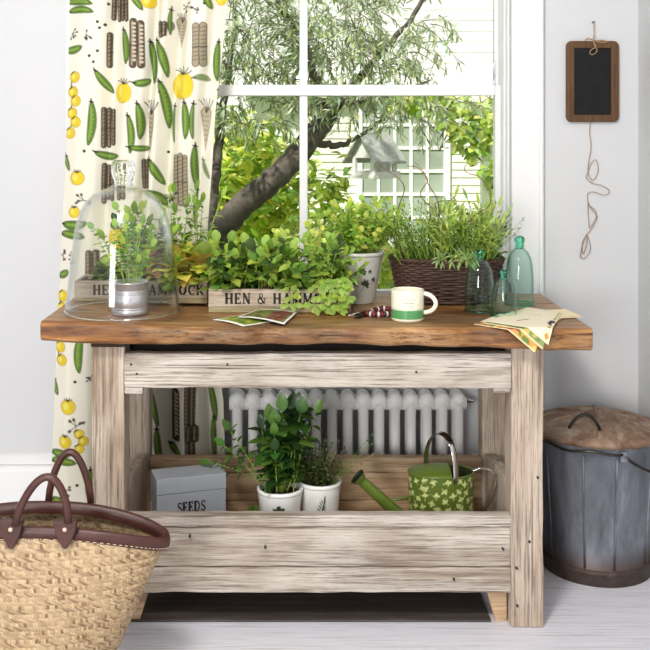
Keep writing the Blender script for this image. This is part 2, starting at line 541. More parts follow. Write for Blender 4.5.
def tom(p, x, y, r, crown=True):
    p.ell(x, y, r+.5, r+.4, 0, YEL_D, .9)
    p.ell(x, y, r-.2, r-.3, 0, YEL)
    p.ell(x-.3*r, y-.1*r, r*.4, r*.5, 0, YEL_L, .8, .5)
    if crown:
        for a in (-1, -.3, .4, 1.1):
            p.path([(x, y-r*.8), (x+math.sin(a)*r*.6, y-r*.9-math.cos(a)*r*.35)], .45, SEP_D)

def bundle(p, x, y0, y1, w, n=3, col=SEP, dots=False, tip=True):
    for k in range(n):
        cx = x+(k-(n-1)/2)*(w*2/n)
        hw = w/n
        ya = y0+R.uniform(0, 3); yb = y1-R.uniform(0, 4)
        q = bez((cx, ya), (cx+R.uniform(-.8, .8), yb), R.uniform(-.02, .02), 7)
        p.path(q, hw+.25, SEP_D, .9)
        p.path(q, max(hw-.5, .35), col, 1)
        p.path(q+np.array([-.3*hw, 0]), hw*.3, SEP_L, .8)
        for j in range(int((yb-ya)/4)):
            yy = ya+2+j*4
            if dots: p.ell(cx+.2*hw, yy, hw*.55, 1.3, 0, C(226, 214, 194), .9)
            else: p.path([(cx-hw*.7, yy), (cx+hw*.6, yy-1.2)], .35, SEP_D, .8)
    p.path([(x-w, (y0+y1)/2+2), (x+w, (y0+y1)/2+1)], .5, SEP_D, .7)

def carrot(p, x, y0, y1, w, a=.8):
    q = np.array([(x, y0+(y1-y0)*.28), (x+.3, (y0+y1)/2), (x-.3, y1)])
    p.path(q, [w, w*.75, .3], SEP, .9*a); p.path(q, [w-.7, max(.2, w*.75-.7), .1], C(214, 200, 172), .9*a)
    for k in range(6):
        yy = y0+(y1-y0)*(.34+.09*k); ww = w*(1-k*.13)
        p.path([(x-ww*.7, yy), (x+ww*.5, yy+1)], .4, SEP_D, .7*a)
    for an in (-.55, -.25, 0, .3, .6):
        L = (y1-y0)*.28
        p.path(bez((x, y0+L), (x+math.sin(an)*L*.9, y0+L-math.cos(an)*L), .15, 5), .55, SEP_D, .85*a)

def sprig(p, x, y, s=1.0):
    for k in range(6):
        a = R.uniform(0, 6.28); L = R.uniform(3, 6)*s
        p.path([(x, y), (x+math.cos(a)*L, y+math.sin(a)*L)], .35, SEP_D, .8)
        p.ell(x+math.cos(a)*L, y+math.sin(a)*L, 1.3*s, 1.0*s, a, SEP_D, .85, .4)

def pepper(p, x, y, rx, ry):
    p.ell(x, y, rx+.5, ry+.5, 0, YEL_D, .8)
    p.ell(x-rx*.35, y, rx*.62, ry*.95, 0, YEL); p.ell(x+rx*.35, y, rx*.62, ry*.95, 0, YEL)
    p.ell(x, y, rx*.4, ry*.9, 0, C(244, 224, 84), .7, .5); p.ell(x-rx*.4, y-ry*.2, rx*.2, ry*.5, 0, YEL_L, .8, .6)
    for an in (-.9, -.4, .1, .6, 1.1):
        p.path(bez((x, y-ry*.9), (x+math.sin(an)*rx*.95, y-ry*.9-math.cos(an)*rx*.7), .25, 5), .55, SEP_D, .85)

def vine(p, pts, r):
    p.path([(x-3, y) for x, y in pts], .6, SEP_D)
    for x, y in pts: tom(p, x, y, r, False); p.path([(x-4, y-3), (x-1, y-r)], .6, SEP_D)

def grid_mesh(name, X, Y, Z, mat, parent=None, cols=None, wrap=False, smooth=True):
    """X,Y,Z arrays (rows, cols)"""
    r, c = X.shape
    v = np.stack([X, Y, Z], -1).reshape(-1, 3)
    idx = np.arange(r*c).reshape(r, c)
    if wrap:
        nx = np.roll(idx, -1, axis=1)
        f = np.stack([idx[:-1], nx[:-1], nx[1:], idx[1:]], -1).reshape(-1, 4)
    else:
        f = np.stack([idx[:-1, :-1], idx[:-1, 1:], idx[1:, 1:], idx[1:, :-1]], -1).reshape(-1, 4)
    return make(name, v, f, mat, parent, smooth, cols)

# ------------------------------------------------------------------ leaves
def ovate(t): return math.sin(math.pi*min(1, max(0, t))**.8)**.9
def lance(t): return math.sin(math.pi*min(1, max(0, t))**.9)
def spoon(t): return math.sin(math.pi*min(1, max(0, t))**1.9)**.8 if 0 < t < 1 else 0
def roundl(t): return math.sqrt(max(0, 1-(2*t-1)**2))

def leaf(mb, p, d, up, L, W, prof=ovate, curl=.5, fold=.25, col=(.2, .4, .05), wav=0, rows=4):
    d = Vector(d).normalized(); up = Vector(up)
    side = d.cross(up)
    if side.length < 1e-4: side = d.cross(Vector((1, .2, 0)))
    side.normalize(); nrm = side.cross(d).normalized()
    b = len(mb.v); q = Vector(p); dl = L/rows
    for i in range(rows+1):
        t = i/rows
        a = curl*t
        w = W*.5*prof(min(.97, max(.03, t)))
        nn = nrm*math.cos(a)+d*math.sin(a)
        h1 = nn*(fold*w+R.uniform(-wav, wav)); h2 = nn*(fold*w+R.uniform(-wav, wav))
        mb.v.append(tuple(q-side*w+h1)); mb.v.append(tuple(q)); mb.v.append(tuple(q+side*w+h2))
        cc = tuple(c*(0.92+.16*t) for c in col)
        mb.c.extend([cc, tuple(min(1, c*1.12) for c in cc), cc])
        am = curl*(t+.5/rows)
        q = q+(d*math.cos(am)-nrm*math.sin(am))*dl
    for i in range(rows):
        o = b+i*3
        mb.f.append((o, o+1, o+4, o+3)); mb.f.append((o+1, o+2, o+5, o+4))

def jit(col, v=.2, h=.1):
    k = 1+R.uniform(-v, v); w = R.uniform(-h, h)
    return (min(1, max(0, col[0]*k*(1+w*1.5))), min(1, col[1]*k), min(1, max(0, col[2]*k*(1-w))))

def rv(a, b): return R.uniform(a, b)

def rdir(up=.3):
    a = rv(0, 6.283)
    return Vector((math.cos(a), math.sin(a), up)).normalized()

def arch(p0, d, L, droop, n=6):
    pts = [Vector(p0)]; d = Vector(d).normalized()
    for i in range(n):
        pts.append(pts[-1]+d*(L/n))
        d = (d+Vector((0, 0, -droop/n))).normalized()
    return pts

# ==================================================================  SETTING
WALL_Y = 0.68
WX0, WX1, WZ0, WZ1 = -0.676, 0.690, 0.715, 2.25
def build_room():
    # floor
    m = MB()
    y = 0.016-0.112*41
    while y < 0.75:
        j = rv(-.0006, .0006)
        m.box(-2.2, 1.3, y+.0012, y+.112-.0012, -.02, j*0)
        y += .112
    m.box(-2.2, 1.3, 0.016-0.112*41, .9, -.03, -.006)
    struct(m.build('floor', M['floor']))
    # back wall with the window opening
    m = MB()
    t = .22
    m.box(-2.2, WX0, WALL_Y, WALL_Y+t, 0, 2.7)
    m.box(WX1, 1.113, WALL_Y, WALL_Y+t, 0, 2.7)
    m.box(WX0, WX1, WALL_Y, WALL_Y+t, 0, WZ0)
    m.box(WX0, WX1, WALL_Y, WALL_Y+t, WZ1, 2.7)
    struct(m.build('wall_back', M['wall']))
    m = MB(); m.box(1.113, 1.25, -4.6, WALL_Y+.22, 0, 2.7)
    struct(m.build('wall_right', M['wall']))
    m = MB(); m.box(-2.34, -2.2, -4.6, WALL_Y+.22, 0, 2.7)
    struct(m.build('wall_left', M['wall']))
    m = MB(); m.box(-2.34, 1.25, -4.6, WALL_Y+.22, 2.7, 2.8)
    struct(m.build('ceiling', M['wall']))
    # baseboards with a moulded top
    prof = [(0, 0), (.022, 0), (.022, .195), (.016, .203), (.016, .215), (.026, .222), (.026, .236), (.012, .246), (.0, .25)]
    def skirting(name, x0, x1):
        mb = MB(); n = len(prof)
        vs = [(x, WALL_Y-a, z) for x in (x0, x1) for a, z in prof]
        fs = [(i, i+1, n+i+1, n+i) for i in range(n-1)]+[tuple(range(n))[::-1], tuple(range(n, 2*n))]
        mb.add(vs, fs); struct(mb.build(name, M['trim']))
    skirting('baseboard_left', -2.2, -.26)
    skirting('baseboard_middle', .56, 1.087)
    m = MB()
    m.box(1.091, 1.113, -4.6, WALL_Y, 0, .21); m.box(1.086, 1.113, -4.6, WALL_Y, .21, .235)
    struct(m.build('baseboard_right', M['trim']))
    # architrave
    m = MB()
    def stile(xa, xb, z0, z1):
        lo, hi = (xa, xb)
        m.box(lo, hi, WALL_Y-.018, WALL_Y, z0, z1)
        s = .012
        m.box(hi-s-.006 if hi > 0 else lo+.006, hi-.006 if hi > 0 else lo+s+.006, WALL_Y-.028, WALL_Y-.018, z0, z1)
    stile(WX1, .797, 0.0, WZ1+.107); stile(-.783, WX0, .25, WZ1+.107)
    m.box(WX0, WX1, WALL_Y-.018, WALL_Y, WZ1, WZ1+.107)
    struct(m.build('trim_1', M['trim'], bevel=.002))
    # sash window
    SY = 0.80
    m = MB()
    # box frame
    m.box(WX0, WX0+.02, WALL_Y+.10, SY+.06, WZ0, WZ1); m.box(WX1-.012, WX1, WALL_Y+.06, SY+.06, WZ0, WZ1)
    m.box(WX1-.007, WX1-.0, WALL_Y+.02, WALL_Y+.06, WZ0, WZ1)
    m.box(WX0+.02, WX1-.012, SY-.02, SY+.06, WZ1-.03, WZ1)
    win = struct(m.build('window_1', M['trim'], bevel=.002))
    m = MB()     # lower sash
    zr0, zr1 = PZ(96, SY), PZ(85, SY)
    m.box(.657, WX1-.012, SY-.02, SY+.02, .728, zr1); m.box(WX0+.02, -.64, SY-.02, SY+.02, .728, zr1)
    m.box(-.64, .657, SY-.02, SY+.02, .728, .775)
    m.box(-.64, .657, SY-.022, SY+.02, zr0, zr1)
    m.box(-.012, .016, SY-.014, SY+.014, .775, zr0)
    m.build('lower_sash', M['trim'], win, bevel=.004)
    m = MB()
    m.box(-.64, .657, SY-.002, SY+.002, .775, zr0)
    m.build('lower_pane', M['pane'], win)
    m = MB()     # upper sash, one track further out
    U = SY+.03
    m.box(.662, WX1-.012, U-.008, U+.025, zr0+.01, WZ1-.03); m.box(WX0+.02, -.64, U-.008, U+.025, zr0+.01, WZ1-.03)
    m.box(-.64, .662, U-.006, U+.025, WZ1-.08, WZ1-.03); m.box(-.64, .662, U-.006, U+.025, zr0+.012, zr1-.004)
    m.box(-.012, .016, U-.008, U+.016, zr1-.004, WZ1-.08)
    m.prism([(.650, zr1+.005), (.664, zr1+.005), (.664, zr1+.09), (.656, zr1+.07), (.660, zr1+.04)], U-.02, U-.006)
    m.build('upper_sash', M['trim'], win, bevel=.004)
    m = MB(); m.box(-.64, .662, U+.001, U+.005, zr1-.004, WZ1-.08)
    m.build('upper_pane', M['pane'], win)
    m = MB(); m.box(WX0, WX1, WALL_Y-.008, SY+.12, .695, .715+.004)
    m.build('window_sill', M['trim'], win, bevel=.004)
build_room()

# ================================================================== RADIATOR
def build_radiator():
    x0, x1 = -.238, .528
    root = thing('radiator', (x0+(x1-x0)/2, .615, 0), 'white cast column radiator below the window behind the workbench', 'radiator')
    n = 15; pitch = (x1-x0)/n
    zt = .472
    for i in range(n):
        cx = x0+pitch*(i+.5)
        m = MB()
        for yy in (.590, .640):
            m.tube([(cx, yy, .115), (cx, yy, zt-.03)], .0158, 12)
        # rounded header and foot joining front and rear tubes
        for zz in (zt-.022, .11):
            m.ball((cx, .590, zz), .024, 12, 8, sq=(1.0, .9, 1.0)); m.ball((cx, .640, zz), .024, 12, 8, sq=(1.0, .9, 1))
            m.tube([(cx, .590, zz), (cx, .640, zz)], .022, 12)
        m.tube([(cx-pitch/2, .597, zt-.034), (cx+pitch/2, .597, zt-.034)], .0215, 12); m.tube([(cx-pitch/2, .633, zt-.034), (cx+pitch/2, .633, zt-.034)], .0215, 12)
        m.tube([(cx-pitch/2, .615, .11), (cx+pitch/2, .615, .11)], .018, 10)
        m.box(cx-.009, cx+.009, .606, .624, .12, zt-.05)
        m.build('column', M['radiator'], root, True)
    for cx in (x0+pitch*.5, x1-pitch*.5):
        for yy in (.590, .640):
            m = MB(); m.tube([(cx, yy, 0), (cx, yy, .10)], [.018, .012], 10); m.build('foot', M['radiator'], root, True)
    m = MB()
    m.tube([(x1-.004, .615, zt-.03), (x1+.018, .615, zt-.03)], .009, 10); m.tube([(x1+.018, .615, zt-.03), (x1+.026, .615, zt-.03)], .006, 10)
    m.build('bleed_valve', M['steel'], root, True)
build_radiator()

# ================================================================== CURTAIN
def build_curtain():
    zs = np.concatenate([np.linspace(2.22, 1.77, 30), np.linspace(1.765, .015, 800)])
    us = np.linspace(0, 1, 250)
    Yn = .612
    s = S(Yn)
    def edge(tab, z):
        py = HY+(CAM_H-z)*s
        return np.interp(py, [t[0] for t in tab], [t[1] for t in tab])
    left = edge([(-150, 72), (0, 68), (120, 66), (250, 60), (350, 55), (500, 49), (560, 48)], zs)
    right = edge([(-150, 235), (0, 228), (60, 222), (110, 216), (160, 213), (230, 208), (330, 214), (400, 224), (470, 226), (560, 228)], zs)
    px = left[:, None]*(1-us)+right[:, None]*us
    py = np.repeat((HY+(CAM_H-zs)*s)[:, None], len(us), 1)
    # folds, in the cloth's own width coordinate
    kp = [(0, .02), (.10, -.012), (.22, -.006), (.30, .03), (.40, -.02), (.50, -.012), (.55, .028), (.60, -.02), (.66, .01), (.71, .038), (.77, -.012), (.86, -.018), (.92, .02), (1, -.012)]
    ku = np.array([k[0] for k in kp]); kv = np.array([k[1] for k in kp])
    uu = us[None, :]+.012*np.sin(zs*2.3)[:, None]
    fold = np.interp(uu.ravel(), ku, kv).reshape(uu.shape)
    ker = np.hanning(17); ker /= ker.sum()
    fold = np.apply_along_axis(lambda r: np.convolve(np.pad(r, 8, mode='edge'), ker, 'valid'), 1, fold)
    amp = (1+.12*np.sin(zs*3+1))[:, None]
    Y = Yn+fold*amp*1.3
    X = (px-CX)/s
    Z = np.repeat(zs[:, None], len(us), 1)
    p = Paint(px, py, C(246, 242, 228))
    pod(p, (66, 2), (92, 4), 3.4, -.12); pod(p, (68, 11), (93, 12), 3.4, -.15)
    bundle(p, 120, -14, 21, 9, 4); pod(p, (132, -8), (143, 10), 3, .05)
    tom(p, 149, 2, 6.5); tom(p, 222, -1, 6)
    pod(p, (124, 30), (127, 63), 3.6, -.1); bundle(p, 138, 22, 66, 7, 2, dots=True)
    bundle(p, 109, 34, 68, 2.6, 1); pod(p, (64, 50), (82, 47), 3.6, .15)
    sprig(p, 72, 33); sprig(p, 87, 35)
    for x, y in ((98, 22), (100, 28), (105, 25), (98, 51), (90, 56), (94, 62), (85, 151), (160, 92), (165, 97), (167, 152), (76, 381), (108, 4), (205, 4), (219, 90)):
        p.ell(x, y, 1.5, 1.5, 0, GRN_D)
    pod(p, (150, 42), (155, 82), 3.8, -.08); pod(p, (157, 40), (167, 76), 3.6, -.06); bundle(p, 163, 22, 38, 4, 2)
    carrot(p, 181, 12, 47, 6); bundle(p, 200, 24, 67, 7, 2, SEP_L); pod(p, (219, 42), (218, 80), 3.6, .08)
    p.ell(170, 26, 4, 5, 0, SEP, .8); pod(p, (171, 10), (170, 34), 1.6); sprig(p, 186, 6); sprig(p, 196, 10, .8); pod(p, (205, -6), (211, 8), 3)
    vine(p, [(75, 77), (73, 92), (76, 101), (72, 113), (76, 122), (70, 133)], 5.4)
    pod(p, (96, 71), (112, 92), 3.2, .06); pepper(p, 124, 93, 8, 10); pod(p, (135, 83), (149, 80), 3.4, .25)
    pepper(p, 183, 86, 11, 13); pod(p, (195, 78), (210, 80), 3, -.2, None, True)
    pod(p, (160, 82), (168, 127), 4, -.07); pod(p, (92, 102), (89, 144), 4, -.1)
    bundle(p, 108, 108, 146, 7, 3); pod(p, (138, 104), (140, 138), 3.6, -.1); pod(p, (129, 116), (131, 152), 3.2, -.12); pod(p, (130, 147), (150, 148), 2.6, .1)
    carrot(p, 151, 100, 152, 4, 1); pod(p, (185, 103), (186, 138), 3.4, -.06); pod(p, (174, 106), (174, 142), 1.4); pod(p, (194, 104), (193, 138), 1.8)
    carrot(p, 206, 98, 150, 6)
    pod(p, (96, 152), (118, 156), 3.6, .2); pod(p, (65, 156), (69, 170), 2, .05)
    tom(p, 78, 178, 6.8); tom(p, 75, 212, 5.4)
    bundle(p, 108, 165, 202, 7, 3); bundle(p, 122, 165, 200, 4, 2); bundle(p, 145, 160, 190, 4, 2); pod(p, (150, 160), (163, 184), 3.4, .06)
    bundle(p, 181, 155, 206, 7, 3, SEP_L); pod(p, (195, 146), (197, 188), 3.2, .08); pod(p, (203, 160), (210, 178), 2, .1, None, True); pod(p, (197, 190), (196, 230), 2)
    sprig(p, 84, 200, 1.3); sprig(p, 172, 196, 1.2)
    pod(p, (63, 224), (86, 223), 4.4, .14); pod(p, (61, 234), (84, 237), 4, -.1); pod(p, (146, 192), (166, 206), 4.2, -.2)
    sprig(p, 62, 256); sprig(p, 74, 258); pod(p, (58, 276), (68, 271), 3.4, .2)
    vine(p, [(63, 296), (62, 308), (60, 322), (64, 335), (60, 347), (62, 360)], 5.6)
    pepper(p, 118, 238, 9, 11); bundle(p, 92, 250, 290, 6, 2); pod(p, (140, 230), (152, 262), 3.6, .1); carrot(p, 172, 225, 270, 6); pod(p, (100, 300), (104, 335), 3.6); tom(p, 128, 290, 7); tom(p, 140, 312, 6); pod(p, (185, 250), (200, 285), 3.4); bundle(p, 190, 300, 345, 7, 3); pod(p, (160, 300), (152, 340), 3.8, .1)
    pod(p, (82, 334), (80, 371), 4, .1); sprig(p, 90, 380, .8); pod(p, (53, 380), (57, 395), 2.6, .1)
    tom(p, 69, 406, 7.2); sprig(p, 77, 425, 1.5); vine(p, [(80, 433), (84, 440), (80, 448)], 4.5); tom(p, 66, 441, 6.2)
    pod(p, (51, 453), (72, 452), 4, .1); pod(p, (51, 462), (76, 462), 3.8, -.15); sprig(p, 66, 490, 1.2); p.ell(78, 484, 1.6, 1.6, 0, GRN_D)
    pod(p, (52, 500), (70, 500), 4.5, .2); pod(p, (90, 470), (92, 505), 3.5); tom(p, 60, 520, 7); carrot(p, 80, 520, 555, 6)
    pod(p, (152, 386), (158, 424), 2.2, .04); pod(p, (157, 428), (160, 460), 2.6, .05)
    bundle(p, 175, 392, 443, 4.6, 1, C(84, 62, 46), True); bundle(p, 191, 380, 462, 5.5, 2, C(112, 92, 72)); bundle(p, 193, 424, 440, 6, 2)
    pod(p, (169, 446), (184, 462), 3.6, .1); pod(p, (208, 380), (216, 420), 3.4, -.06); pod(p, (214, 418), (215, 458), 3, .05)
    pod(p, (120, 400), (124, 440), 3.6); tom(p, 136, 420, 6); pod(p, (140, 380), (142, 410), 3)
    pod(p, (170, 480), (190, 500), 3.6); carrot(p, 205, 475, 525, 6); tom(p, 150, 490, 6.5); bundle(p, 130, 480, 530, 6, 2); pepper(p, 180, 530, 9, 10)
    o = grid_mesh('curtain', X, Y, Z, M['print'], None, p.C)
    sol = o.modifiers.new('thickness', 'SOLIDIFY'); sol.thickness = .002
    tag(o, 'full-length white cotton curtain printed with pea pods, tomatoes and other vegetables', 'curtain')
    rod = thing('curtain_rod', (-.1, .62, 2.235), 'slim steel curtain rod above the window carrying the vegetable print curtain', 'curtain rod')
    m = MB(); m.tube([(-.95, .612, 2.235), (.95, .612, 2.235)], .012, 12); m.build('pole', M['dark_steel'], rod, True)
    for x in (-.92, .92):
        m = MB(); m.tube([(x, .612, 2.235), (x, WALL_Y, 2.235)], .008, 8); m.build('bracket', M['dark_steel'], rod, True)
build_curtain()

# ================================================================== WORKBENCH
TY0, TY1 = -.06, .53
def ztop(x, y=0.1):
    t = min(1, max(0, (-.28-x)/.40)); t = t*t*(3-2*t)
    return .805+.019*t

def build_bench():
    root = thing('workbench', (.04, .22, 0), 'rustic wooden potting bench with warped brown top and limewashed legs below the window', 'workbench')
    # --- top
    xs = np.linspace(-.682, .752, 90)
    rr = np.random.RandomState(4)
    def wob(n, a, k):
        w = rr.randn(n); ker = np.hanning(k); ker /= ker.sum(); return np.convolve(w, ker, 'same')*a
    wf = wob(90, .012, 9); wb = wob(90, .006, 9); wz = wob(90, .006, 11)
    bot_px = np.interp((xs), [-.682, -.47, -.2, .1, .5, .752], [.772, .762, .762, .762, .752, .745])
    rings = []
    for i, x in enumerate(xs):
        zt = ztop(x); zb = bot_px[i]+wz[i]*.5
        yf = TY0+wf[i]; yb = TY1+wb[i]
        L = 0
        ring = [(yf+.012, zb), (yf+.003, zb+.006), (yf+.001+wz[i]*.4, (zb+zt)/2-.006), (yf, zt-.012), (yf+.004, zt-.004), (yf+.012, zt)]
        for ys in (.13, .33):
            ring += [(ys-.006, zt), (ys-.002, zt-.0016), (ys+.002, zt-.0016), (ys+.006, zt)]
        ring += [(yb-.01, zt), (yb, zt-.008), (yb, zb+.01), (yb-.01, zb)]
        rings.append([(x, y, z) for y, z in ring])
    n = len(rings[0]); m = MB(); vs = [p for r in rings for p in r]; fs = []
    for i in range(len(rings)-1):
        for k in range(n):
            k2 = (k+1) % n
            fs.append((i*n+k, (i+1)*n+k, (i+1)*n+k2, i*n+k2))
    fs.append(tuple(range(n))); fs.append(tuple((len(rings)-1)*n+k for k in range(n))[::-1])
    m.add(vs, fs)
    m.build('tabletop', M['table_top'], root, bevel=.002, bseg=1)
    # --- legs
    def post(x0, x1, y0, y1, z1, seg=10):
        m = MB(); vs = []; fs = []
        for i in range(seg+1):
            z = z1*i/seg
            for (x, y) in ((x0, y0), (x1, y0), (x1, y1), (x0, y1)):
                vs.append((x+rv(-.0016, .0016), y+rv(-.001, .001), z))
        for i in range(seg):
            for k in range(4):
                k2 = (k+1) % 4
                fs.append((i*4+k, i*4+k2, (i+1)*4+k2, (i+1)*4+k))
        fs.append((3, 2, 1, 0)); fs.append(tuple(seg*4+k for k in range(4)))
        m.add(vs, fs); return m
    for x0, x1, y0, y1 in ((-.560, -.474, 0, .085), (.552, .637, 0, .085), (-.556, -.469, .41, .48), (.546, .634, .41, .48)):
        post(x0, x1, y0, y1, .748).build('leg', M['leg_wood'], root, bevel=.004)
    for bb in ((-.562, -.473, -.003, .086, .745, .764), (.550, .638, 0, .086, .740, .756)):
        m = MB(); m.box(*bb); m.build('leg_cap', M['dark_wood'], root, bevel=.002)
    def board(name, x0, x1, y0, y1, z0, z1, mat='rail_wood', seg=24, j=.0018, bv=.004):
        m = MB(); vs = []; fs = []
        for i in range(seg+1):
            x = x0+(x1-x0)*i/seg
            a, b = rv(-j, j), rv(-j, j)
            vs += [(x, y0+rv(-j, j)*.4, z0+a), (x, y0+rv(-j, j)*.4, z1+b), (x, y1, z1+b), (x, y1, z0+a)]
        for i in range(seg):
            for k in range(4):
                k2 = (k+1) % 4
                fs.append((i*4+k, (i+1)*4+k, (i+1)*4+k2, i*4+k2))
        fs.append((0, 1, 2, 3)); fs.append(tuple(seg*4+k for k in (3, 2, 1, 0)))
        m.add(vs, fs); return m.build(name, M[mat], root, bevel=bv)
    board('front_apron', -.4745, .5525, -.004, .030, .637, .729)
    for bb in ((-.474, -.425, .0, .03, .620, .640), (.505, .552, .004, .03, .622, .640)):
        m = MB(); m.box(*bb); m.build('apron_tenon', M['rail_wood'], root, bevel=.004)
    board('back_apron', -.469, .546, .43, .46, .61, .755, 'dark_wood')
    def side(name, x0, x1, y0, y1, z0, z1, mat):
        m = MB(); m.box(x0, x1, y0, y1, z0, z1); return m.build(name, M[mat], root, bevel=.003)
    side('side_apron', -.535, -.505, .085, .41, .62, .745, 'dark_wood'); side('side_apron', .585, .615, .085, .41, .62, .745, 'dark_wood')
    # added lining whose near-black colour stands in for shade under the top
    side('slot_shade_board', -.474, .552, .09, .10, .648, .760, 'shade_wood')
    # trough
    board('trough_lip', -.4745, .5525, -.002, .034, .268, .299, 'rail_wood', 24, .0012)
    board('trough_board', -.4745, .5525, .005, .034, .160, .2665)
    board('trough_board', -.4745, .5525, .001, .034, .0925, .1585)
    board('trough_lip', -.469, .546, .405, .44, .277, .322, 'bare_wood')
    board('trough_board', -.469, .546, .412, .44, .19, .2755, 'bare_wood')
    board('trough_board', -.469, .546, .409, .44, .0925, .1885, 'bare_wood')
    m = MB()
    for k in range(4): m.box(-.470, .548, .037+k*.092, .037+k*.092+.090, .108, .128)
    m.build('trough_floor', M['bare_wood'], root, bevel=.002)
    def endb(x0, x1):
        m = MB()
        vs = [(x, y, z) for x in (x0, x1) for y, z in ((.086, .10), (.086, .335), (.12, .365), (.409, .335), (.409, .10))]
        fs = [(0, 1, 2, 3, 4), (9, 8, 7, 6, 5)]+[(i, 5+i, 5+(i+1) % 5, (i+1) % 5) for i in range(5)]
        m.add(vs, fs); m.build('trough_end', M['leg_wood'], root, bevel=.003)
    endb(-.505, -.475); endb(.556, .586)
    # old nail heads
    for nx, nz in ((.566, .16), (.568, .06), (.622, .40), (.60, .23), (.53, .21), (.40, .13), (-.30, .245), (-.455, .70), (-.44, .675), (-.20, .70), (.30, .68), (-.10, .215)):
        m = MB(); m.tube([(nx, -.0065, nz), (nx, .004, nz)], .0032, 8); m.build('nail_head', M['dark_steel'], root)
    # feet blocks behind the front legs
    for sgn, xa in ((1, .552), (-1, -.474)):
        m = MB()
        poly = [(xa-.004*sgn, 0), (xa-.004*sgn, .0925), (xa-.062*sgn, .0925), (xa-.034*sgn, 0)]
        if sgn < 0: poly = poly[::-1]
        m.prism(poly, .036, .08); m.build('foot_block', M['bare_wood'], root, bevel=.002)
build_bench()
def build_added_board():
    m = MB(); m.box(-.462, .505, .030, .40, .0006, .0066)  # thin dark board, added to darken the floor area under the bench
    o = m.build('dark_board', wood('added_dark_board', [(.25, C(50, 44, 40)), (.5, C(74, 67, 63)), (.75, C(100, 93, 90))], 'X', 2.0, 18, .6, None, 0, .3, .3), None, bevel=.002)
    tag(o, 'thin dark board added flat on the floor beneath the bench', 'board')
build_added_board()

# ================================================================== PLANT BUILDERS
G_DARK, G_MID, G_LITE, G_LIME, G_RED, G_GREY, G_SAGE = C(60, 86, 36), C(112, 148, 58), C(158, 186, 84), C(202, 216, 116), C(124, 92, 62), C(130, 148, 116), C(156, 178, 112)

def lettuce(mb, c, n, r, h, cols, wav=.004, Ls=(.05, .085), Ws=.75):
    for k in range(n):
        a = rv(0, 6.283); t = (k/n)
        el = .25+1.15*t+rv(-.15, .15)
        d = Vector((math.cos(a)*math.cos(el), math.sin(a)*math.cos(el), math.sin(el)))
        L = rv(*Ls)
        p = Vector(c)+Vector((math.cos(a)*r*.25*(1-t), math.sin(a)*r*.25*(1-t), h*(.1+.35*t)*rv(.6, 1.2)))
        leaf(mb, p, d, (0, 0, 1), L, L*Ws*rv(.8, 1.15), ovate, rv(.4, 1.3), rv(.05, .35), jit(R.choice(cols), .38, .18), wav, 6)

def spray(mbl, mbs, base, d, L, droop, nl, Ll, Wl, prof, cols, r=.0012, pair=True, start=.2, scol=None, up=.45, wav=0, rows=3, taper=.35):
    pts = arch(base, d, L, droop, 7)
    mbs.tube(pts, [r*(1-.6*i/7) for i in range(8)], 5, True, False, scol or jit(G_LITE, .1))
    for k in range(nl):
        t = start+(1-start)*(k+.5)/nl
        i = min(6, int(t*7)); f = t*7-i
        p = pts[i].lerp(pts[i+1], f); tg = (pts[i+1]-pts[i]).normalized()
        a = rv(0, 6.283) if not pair else (k % 2)*math.pi+ (k//2)*1.4+rv(-.3, .3)
        q = tg.orthogonal().normalized(); q.rotate(Matrix.Rotation(a, 3, tg))
        dd = (q+tg*up).normalized()
        sc = (1-taper*t)*rv(.6, 1.25)
        leaf(mbl, p, dd, tg+Vector((0, 0, .6)), Ll*sc, Wl*sc*rv(.8, 1.1), prof, rv(.1, .9), rv(.1, .4), jit(R.choice(cols), .36, .14), wav, rows)
    leaf(mbl, pts[-1], (pts[-1]-pts[-2]), (0, -.5, .5), Ll*.8, Wl*.8, prof, .3, .2, jit(R.choice(cols), .15), wav, rows)

def herb(mbl, mbs, c, n, spread, L, **kw):
    up = kw.pop('lean', .9); droop = kw.pop('droop', .4)
    nl = kw.pop('nl'); Ll = kw.pop('Ll'); Wl = kw.pop('Wl'); prof = kw.pop('prof'); cols = kw.pop('cols')
    for k in range(n):
        a = rv(0, 6.283); rr = spread*math.sqrt(rv(0, 1))
        b = Vector(c)+Vector((math.cos(a)*rr, math.sin(a)*rr, 0))
        d = Vector((math.cos(a)*rv(0, up), math.sin(a)*rv(0, up), 1))
        spray(mbl, mbs, b, d, L*rv(.65, 1.1), droop*rv(.3, 1.3), nl, Ll, Wl, prof, cols, **kw)

def plant_thing(name, loc, label, cat, mbl, mbs, group=None, mat='leaf'):
    t = thing(name, loc, label, cat, group)
    mbl.build('foliage', M[mat], t, True)
    if mbs.v: mbs.build('stems', M['stem'], t, True)
    return t

